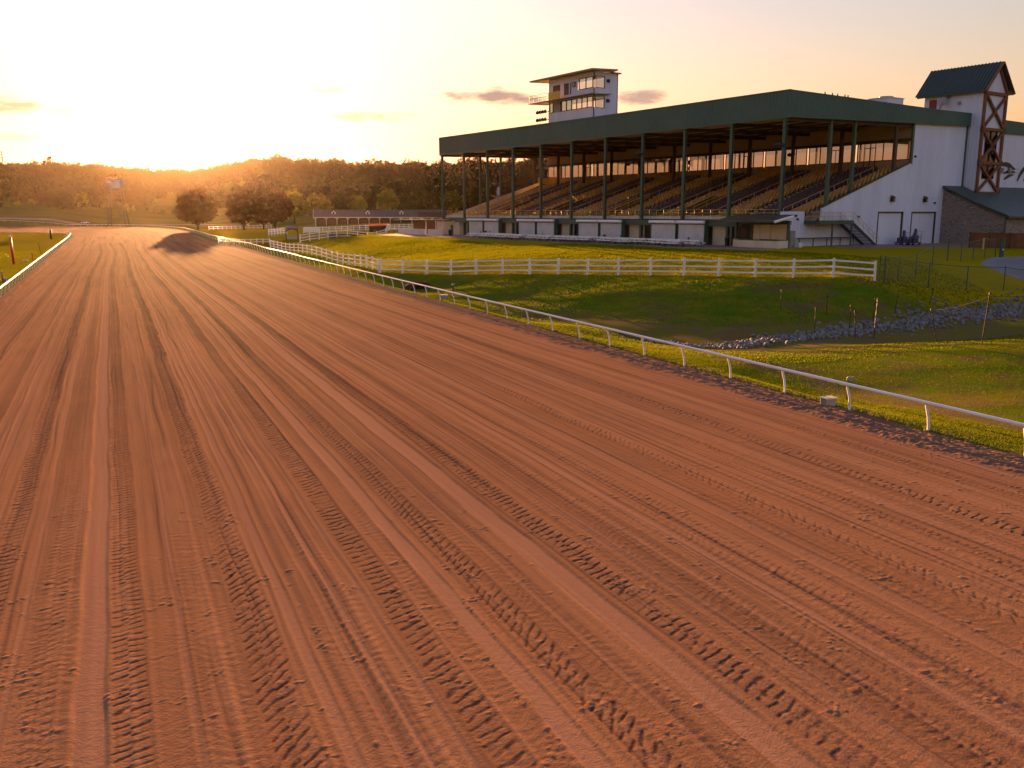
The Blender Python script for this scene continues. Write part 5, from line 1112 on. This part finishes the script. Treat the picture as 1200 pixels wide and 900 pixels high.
b.prism([(p[0], -.5, p[1] - .25) for p in prof] + [(p[0] * .86, -.5, p[1] * .86 - .25) for p in prof[::-1]], (0, 3.5, 0)); b.build('pipe', MT['rust'], t); b = MB(); b.prism([(p[0] * .86, .6, p[1] * .86 - .25) for p in prof], (0, .1, 0)); b.build('dark_mouth', MT['black'], t)
b = MB(); b.prism([(-1.5, -.35, -.6), (1.5, -.35, -.6), (1.35, -.35, .35), (.8, -.35, .7), (-.8, -.35, .7), (-1.35, -.35, .35)], (0, -.1, 0)); b.v = [(p[0], p[1] + .7, p[2]) for p in b.v]; b.build('headwall', MT['rust'], t)
# rusty fence stakes by the ditch, joined by a slack wire fence
def stake(lb, px, py, e, h, lean, m):
    t = at_thing('fence_stake', lb, 'stake', px, py, e); b = MB(); b.bar((0, 0, -.3), (lean, 0, h), .06, .02); b.bar((0, .02, -.3), (lean, .02, h), .02, .05); b.build('shaft', MT[m], t); b = MB(); b.box(lean - .05, lean + .05, -.03, .05, h - .12, h - .02); b.build('wire_clip', MT['rust'], t)
    x, y = at(px, py, e); return Vector((x + lean, y, gz(x, y) + h * .92))
sk = []
for a in (('thin rusty stake standing among the ditch stones', 954.5, 386, -.6, 1.75, 0, 'rust'), ('rusty stake on the bank near the end of the board fence', 970, 353, .7, 1.4, -.05, 'rust'), ('stake below the second-last board fence post', 997.5, 360, .6, 1.6, -.02, 'rust'), ('dark stake leaning among the white stones', 1003, 392, -.7, 1.8, -.15, 'rust'),
          ('tall dark stake at the near edge of the stones', 1024, 393, -.7, 2.6, .08, 'dark_steel'), ('leaning rusty stake on the grass below the stones', 1099, 400.5, -.5, 2.0, -.55, 'rust'), ('tall rusty stake with a cross wire near the picture edge', 1149.5, 407.5, -.2, 2.9, .2, 'rust'),
          ('short rusty stake in front of the chain-link fence', 1050, 342, 1.3, 1.5, .15, 'rust'), ('leaning short stake below the chain-link corner post', 1091, 333, 1.6, 1.3, .2, 'rust'), ('stake by the end post of the white board fence', 1025, 350, .9, 1.5, .05, 'rust'), ('faint thin stake left of the stones on the bank', 914.5, 366, -.2, 1.5, .0, 'rust')):
    sk.append(stake(*a))
t = thing('wire_fence', 'slack single wire strung between stakes below the ditch stones', 'fence', tuple(sk[5])); b = MB()
for p, q in ((sk[3], sk[4]), (sk[4], sk[5]), (sk[5], sk[6])):
    m_ = (p + q) / 2 - Vector((0, 0, .15)); b.tube([p - sk[5], m_ - sk[5], q - sk[5]], .008, 4)
b.tube([sk[6] - sk[5], sk[6] - sk[5] + Vector((3.5, 1.0, -.1)), sk[6] - sk[5] + Vector((9, 2.2, .3))], .012, 4); b.build('wire', MT['rust'], t)
# chain-link fence with green posts
def chain(label, pts, h):
    x0, y0 = pts[0]; z0 = gz(x0, y0); t = thing('chain_link_fence', label, 'fence', (x0, y0, z0)); top = []
    for i, (x, y) in enumerate(pts):
        b = MB(); b.tube([(0, 0, -.2), (0, 0, h)], .045 if i % 4 else .06, 8); b.lathe([(.06, 0), (.06, .05), (.02, .08)], 8, (0, 0, h)); o = b.build('post', MT['green_steel'], t); o.location = (x - x0, y - y0, gz(x, y) - z0); top.append((x - x0, y - y0, gz(x, y) - z0))
    b = MB(); b.tube([(p[0], p[1], p[2] + h - .03) for p in top], .03, 8); b.build('top_rail', MT['green_steel'], t)
    for p, q in zip(top[:-1], top[1:]):
        L = sqrt((q[0] - p[0]) ** 2 + (q[1] - p[1]) ** 2); b = MB(); dz = q[2] - p[2]; b.add([(0, 0, .03), (L, 0, .03 + dz), (L, 0, h - .05 + dz), (0, 0, h - .05)], [(0, 1, 2, 3)]); o = b.build('wire_mesh', MT['chain_link'], t); o.location = p; o.rotation_euler = (0, 0, math.atan2(q[1] - p[1], q[0] - p[0]))
cA_ = at(1030, 327, 1.8); cB_ = at(1166, 302, 2.6); cC_ = at(1153, 332, 1.6); cD_ = at(1260, 330, 1.7)
cA_ = at(1030, 327, 1.8); cB_ = at(1166, 302, 2.1); cD_ = at(1260, 330, .9)
chain('green chain-link fence running back from the board fence to the thick dark pole', line(cA_, cB_, 8), 2.0)
chain('green chain-link fence facing the lawn beside the concrete pad', line(at(1036, 328, 1.75), at(1088, 331, 1.2), 1) + line(at(1088, 331, 1.2), cD_, 4)[1:], 2.1)
t = at_thing('pole', 'thick dark green pole at the far end of the chain-link fence', 'pole', 1173, 303, 2.1); b = MB(); b.tube([(0, 0, -.2), (0, 0, 2.15)], .24, 14); b.build('shaft', MT['green_steel'], t); b = MB(); b.lathe([(.27, 0), (.27, .06), (.1, .1)], 14, (0, 0, 2.15)); b.build('cap', MT['dark_steel'], t); b = MB(); b.box(-.08, .08, -.27, -.235, .95, 1.1); b.build('plate', MT['white_metal'], t)
t = at_thing('bollard', 'bright yellow bollard in front of the wooden gates', 'bollard', 1152, 290, 2.9); b = MB(); b.tube([(0, 0, -.2), (0, 0, 1.35)], .11, 12); b.lathe([(.11, 0), (.09, .06), (.02, .09)], 12, (0, 0, 1.35)); b.build('shaft', MT['yellow'], t); b = MB(); b.lathe([(.16, 0), (.16, .05), (.12, .08)], 12); b.build('collar', MT['concrete'], t)
# wooden gates
wA = at(1136, 288.5, 2.9); wB = at(1240, 291.0, 2.9); Lw = sqrt((wB[0] - wA[0]) ** 2 + (wB[1] - wA[1]) ** 2)
t = thing('wooden_fence', 'reddish brown board fence with braced gates before the stone wall', 'fence', (wA[0], wA[1], gz(*wA)), math.atan2(wB[1] - wA[1], wB[0] - wA[0])); b = MB()
k = 0.0
while k < Lw: b.box(k, k + .135, -.02, .01, .05, 1.92 + random.uniform(-.02, .02)); k += .15
b.build('board_planks', MT['timber'], t); b = MB()
for x in (0, 2.3, 4.6, 6.9, 9.2): 
    if x < Lw: b.box(x - .07, x + .07, -.12, -.03, 0, 2.0)
b.build('post_frame', MT['timber_dark'], t); b = MB()
for x in (.1, 2.4, 4.7, 7.0):
    for z in (.25, 1.75): b.box(x, x + 2.1, -.07, -.022, z - .06, z + .06)
for x in (.1, 4.7, 7.0): b.bar((x, -.05, .3), (x + 2.05, -.05, 1.7), .04, .12); b.bar((x, -.06, 1.7), (x + 2.05, -.06, .3), .04, .12)
b.build('brace_frame', MT['timber'], t)
# warehouse trolleys by the garage doors
def cart(u, v, label, s):
    x, y = GW(u, v); t = thing('trolley', label, 'trolley', (x, y, gz(x, y) + .05), GROT); b = MB(); b.box(-.6, .6, -.9, .9, .25, .34); 
    b.build('deck', MT['purple'], t)
    for sx in (-.45, .45):
        for sy in (-.7, .7): b = MB(); c = MB().lathe([(.05, 0), (.13, 0), (.13, .08), (.05, .08)], 12); b.add([(sx + p[2], sy + p[0], .13 + p[1]) for p in c.v], c.f); b.build('wheel', MT['tyre'], t)
    b = MB(); b.tube([(-.55, .8, .3), (-.55, .8, 1.6 * s), (.55, .8, 1.6 * s), (.55, .8, .3)], .03, 6); b.tube([(-.55, .8, .95), (.55, .8, .95)], .025, 6); b.tube([(0, .8, .3), (0, .8, 1.6 * s)], .025, 6); b.build('handle_frame', MT['galv'], t)
    b = MB(); b.box(-.35, .15, -.7, .0, .34, .95 * s); b.box(-.4, .4, .05, .5, .34, 1.1 * s); b.box(.25, .5, -.45, -.15, .34, 1.9 * s); b.build('load_casing', MT['purple'], t, bevel=.03)
cart(-1.8, 21.6, 'purple trolley loaded with tall cases before the first garage door', 1.0); cart(-1.7, 24.3, 'purple trolley with metal handle frame between the garage doors', 1.1); cart(-2.4, 23.0, 'low purple trolley in front of its two neighbours by the doors', .85)
# cabinet and bench along the end wall
x, y = GW(-.6, .9); t = thing('electric_cabinet', 'grey electric cabinet on the white end wall by the kiosk', 'cabinet', (x, y, gz(x, y)), GROT); b = MB(); b.box(-.35, .3, -.4, .5, .05, 1.0); b.build('base_casing', MT['galv'], t, bevel=.02); b = MB(); b.box(-.3, .35, -.45, .45, 1.0, 1.95); b.build('upper_casing', MT['galv'], t, bevel=.02); b = MB(); b.box(.3, .9, .5, 1.1, .0, .55); b.tube([(.6, .8, .55), (.9, 1.5, .3)], .05, 6); b.build('valve', MT['white_metal'], t)
x, y = GW(-.7, 2.2); t = thing('bench', 'long brown bench along the foot of the white end wall', 'bench', (x, y, gz(x, y)), GROT); b = MB(); b.box(-.3, .25, 0, 10.8, .95, 1.06); b.build('seat', MT['brown_steel'], t)
for v in (.2, 2.8, 5.4, 8.0, 10.6): b = MB(); b.box(-.04, .04, v - .04, v + .04, 0, .95); b.build('leg', MT['brown_steel'], t)
# white picnic tables along the apron
def picnic():
    t = thing('picnic_table', 'white picnic table with attached benches in the row before the shuttered booths', 'picnic table', (0, 0, 0), 0, 'white picnic tables in a row before the booths'); b = MB()
    for k in range(4): b.box(-1.45, 1.45, -.38 + k * .19, -.38 + k * .19 + .175, .62, .78)
    b.build('tabletop', MT['white_vinyl'], t)
    for s_ in (-1, 1): b = MB(); b.box(-1.45, 1.45, s_ * .72 - .14, s_ * .72 + .15, .36, .47); b.build('bench', MT['white_vinyl'], t)
    for sx in (-1, 1): b = MB(); b.bar((sx * 1.05, -.72, 0), (sx * 1.05, -.2, .73), .07, .07); b.bar((sx * 1.05, .72, 0), (sx * 1.05, .2, .73), .07, .07); b.bar((sx * 1.05, -.85, .40), (sx * 1.05, .85, .40), .06, .07); b.build('leg', MT['dark_steel'], t)
    return t
proto = picnic(); rsx = random.Random(4); first = True
u = 10.4; i = 0
while u < 63:
    for v, du in ((-4.2, 0), (-6.0, 1.4)):
        o = proto if first else copy_tree(proto); first = False
        uu = u + du + rsx.uniform(-.2, .2); x, y = GW(uu, v + rsx.uniform(-.2, .2)); o.location = (x, y, gz(x, y) + .05); o.rotation_euler = (0, 0, GROT + radians(rsx.uniform(-3, 3)))
    u += 3.25 + (1.6 if i % 5 == 4 else 0); i += 1
rr_ = random.Random(8)
for i, u in enumerate((13.5, 22.5, 27.0, 30.5, 46.2, 62.0, 63.2, 65.0)):
    x, y = GW(u, -2.2); c0 = thing('cafe_chair', 'dark chair standing behind the white picnic tables', 'chair', (x, y, gz(x, y) + .05), GROT + rr_.uniform(-.6, .6), 'dark chairs by the booths'); b = MB(); b.box(-.26, .26, -.25, .25, .42, .47); b.build('seat', MT['door_brown'], c0); b = MB(); b.box(-.26, .26, .23, .28, .47, 1.0); b.build('backrest', MT['door_brown'], c0)
    for sx in (-.22, .22):
        for sy in (-.2, .22): b = MB(); b.box(sx - .025, sx + .025, sy - .025, sy + .025, 0, .42); b.build('leg', MT['dark_steel'], c0)
x, y = GW(8.0, -.6); t = thing('trash_bin', 'dark narrow bin between the last booth and the kiosk', 'bin', (x, y, gz(x, y) + .05), GROT); b = MB(); b.lathe([(.26, 0), (.32, .9), (.3, 1.0)], 12); b.build('bin_body', MT['black'], t); b = MB(); b.lathe([(.33, 0), (.3, .12), (.08, .2)], 12, (0, 0, 1.0)); b.build('lid', MT['door_brown'], t)
x, y = GW(73, -3.6); t = thing('trash_bin', 'dark bin standing by the far concession wing', 'bin', (x, y, gz(x, y) + .05), GROT); b = MB(); b.lathe([(.3, 0), (.36, .9), (.34, 1.05)], 12); b.build('bin_body', MT['black'], t); b = MB(); b.lathe([(.37, 0), (.34, .14), (.08, .24)], 12, (0, 0, 1.05)); b.build('lid', MT['galv'], t)
# tilted white sun shade on a red pole, and far picnic tables
t = at_thing('sun_shade', 'tilted white shade on a red pole by the far concession wing', 'sun shade', 511.5, 274.8, 2.4, GROT); b = MB(); b.tube([(0, 0, 0), (0, 0, 2.2)], .09, 8); b.build('pole', MT['red_paint'], t); b = MB(); b.prism([(-2.4, -1, 1.9), (0, -1, 2.15), (1.0, -1, 2.9), (2.0, -1, 3.1), (2.0, -1, 3.0), (1.1, -1, 2.72), (0, -1, 2.0), (-2.4, -1, 1.78)], (0, 2, 0)); b.build('canopy', MT['white_vinyl'], t)
for px, lb in ((462, 'dark picnic table with pale top nearest the hedge corner'), (475, 'dark picnic table between the hedge and the concession wing'), (488, 'dark picnic table closest to the concession wing')):
    t = at_thing('picnic_table', lb, 'picnic table', px, 275.5, 1.7, GROT); b = MB(); b.box(-1.9, 1.9, -.6, .6, 1.0, 1.1); b.build('tabletop', MT['white_vinyl'], t)
    for s_ in (-1, 1): b = MB(); b.box(-1.9, 1.9, s_ * 1.0 - .16, s_ * 1.0 + .16, .55, .62); b.build('bench', MT['dark_steel'], t); b = MB(); b.bar((s_ * 1.3, -.9, 0), (s_ * 1.3, -.3, 1.0), .1, .1); b.bar((s_ * 1.3, .9, 0), (s_ * 1.3, .3, 1.0), .1, .1); b.build('leg', MT['dark_steel'], t)
run('board_fence', 'white fence behind the far picnic tables in front of the stable', 'fence', line(at(457, 271.8, 1.2), at(510, 271.6, 1.8), 9), board_post(1.6, .2), MT['white_vinyl'], [boards(1.45, .2), boards(.9, .2), boards(.4, .2)], MT['white_vinyl'])
# ================================================================== LIGHT, SKY, AIR, CAMERA
SUN_AZ = radians(-18.6); SUN_EL = radians(4.1)
sv_ = Vector((sin(SUN_AZ) * cos(SUN_EL), cos(SUN_AZ) * cos(SUN_EL), sin(SUN_EL)))
L = bpy.data.lights.new('sun', 'SUN'); L.energy = 4.3; L.angle = radians(.5); L.color = (1.0, .48, .17)
so = bpy.data.objects.new('sun', L); COL.objects.link(so); so.rotation_euler = sv_.to_track_quat('Z', 'Y').to_euler(); so.location = (0, 0, 60)
world = bpy.data.worlds.new('World'); scene.world = world; world.use_nodes = True; nt = world.node_tree; nt.nodes.clear(); w = N(nt)
out = w.n('ShaderNodeOutputWorld'); bg = w.n('ShaderNodeBackground'); sky = w.n('ShaderNodeTexSky'); sky.sky_type = 'NISHITA'; sky.sun_disc = False
sky.sun_elevation = SUN_EL; sky.sun_rotation = SUN_AZ; sky.altitude = 200; sky.air_density = 2.0; sky.dust_density = 1.0; sky.ozone_density = 3.0
dirv = w.n('ShaderNodeTexCoord').outputs['Generated']; sx = w.n('ShaderNodeSeparateXYZ'); w.l(dirv, sx.inputs[0])
az = w.math('ARCTAN2', sx.outputs[0], sx.outputs[1]); el = w.math('ARCSINE', sx.outputs[2])
cn = w.noise(w.scale(dirv, (14, 14, 60)), 1.0, 5, .6); cn2 = w.noise(w.scale(dirv, (40, 40, 130)), 1.0, 4, .6)
hs = w.n('ShaderNodeHueSaturation'); hs.inputs['Saturation'].default_value = .85; w.l(sky.outputs[0], hs.inputs['Color']); col = w.mix(1.0, hs.outputs[0], (1.07, .88, 1.13), 'MULTIPLY'); cm = None
for px, py, wx, wy, st in ((588, 119, 62, 12, 1.0), (745, 121, 36, 9, .9), (462, 141, 58, 6, .75), (12, 126, 46, 12, .8), (380, 109, 26, 5, .45), (85, 135, 16, 4, .3), (20, 161, 50, 4, .4), (655, 142, 40, 4, .3), (-120, 118, 90, 13, .8), (1330, 100, 120, 12, .6)):
    a0 = atan((px - 600) / 1059.); e0 = atan((249 - py) / 1059. * cos(a0)); wa = wx / 1059. * cos(a0) ** 2; we = wy / 1059. * cos(a0)
    q = w.math('ADD', w.math('POWER', w.math('DIVIDE', w.math('SUBTRACT', az, a0), wa), 2.0), w.math('POWER', w.math('DIVIDE', w.math('SUBTRACT', el, e0), we), 2.0))
    q = w.math('ADD', q, w.math('MULTIPLY_ADD', cn, 5.0, -2.3)); q = w.math('ADD', q, w.math('MULTIPLY_ADD', cn2, 2.2, -1.1))
    mk = w.math('MULTIPLY', w.ramp(q, 1.3, -.3), st); cm = mk if cm is None else w.math('MAXIMUM', cm, mk)
CLOUD_MIX = (1.12, .74, .60, 1)
colc = w.mix(cm, col, CLOUD_MIX)
w.l(colc, bg.inputs['Color']); bg.inputs['Strength'].default_value = .06; w.l(bg.outputs[0], out.inputs['Surface'])
# haze
b = MB(); b.box(-1900, 1900, -1900, 1900, -4, 96); m, nt, out = new_mat('haze_air'); w = N(nt); v = w.n('ShaderNodeVolumePrincipled'); v.inputs['Color'].default_value = (1.0, .80, .60, 1); v.inputs['Density'].default_value = .0000056; v.inputs['Anisotropy'].default_value = .84
w.l(v.outputs[0], out.inputs['Volume']); hz = b.build('haze', m); tag(hz, kind='stuff')
cam = bpy.data.cameras.new('camera'); co = bpy.data.objects.new('camera', cam); COL.objects.link(co); co.location = (0, 0, H); co.rotation_euler = (pi / 2 - PITCH, 0, 0)
cam.sensor_width = 36; cam.lens = 36 * F / 1200.; cam.clip_end = 20000; cam.clip_start = .1; scene.camera = co
scene.render.resolution_x = 1024; scene.render.resolution_y = 768
vs = scene.view_settings; vs.view_transform = 'Standard'; vs.look = 'None'; vs.exposure = 3.03; vs.gamma = 1.0; vs.use_curve_mapping = False
scene.cycles.max_bounces = 6; scene.cycles.transparent_max_bounces = 16; scene.cycles.volume_bounces = 1; scene.cycles.use_denoising = True; scene.cycles.caustics_reflective = False; scene.cycles.caustics_refractive = False
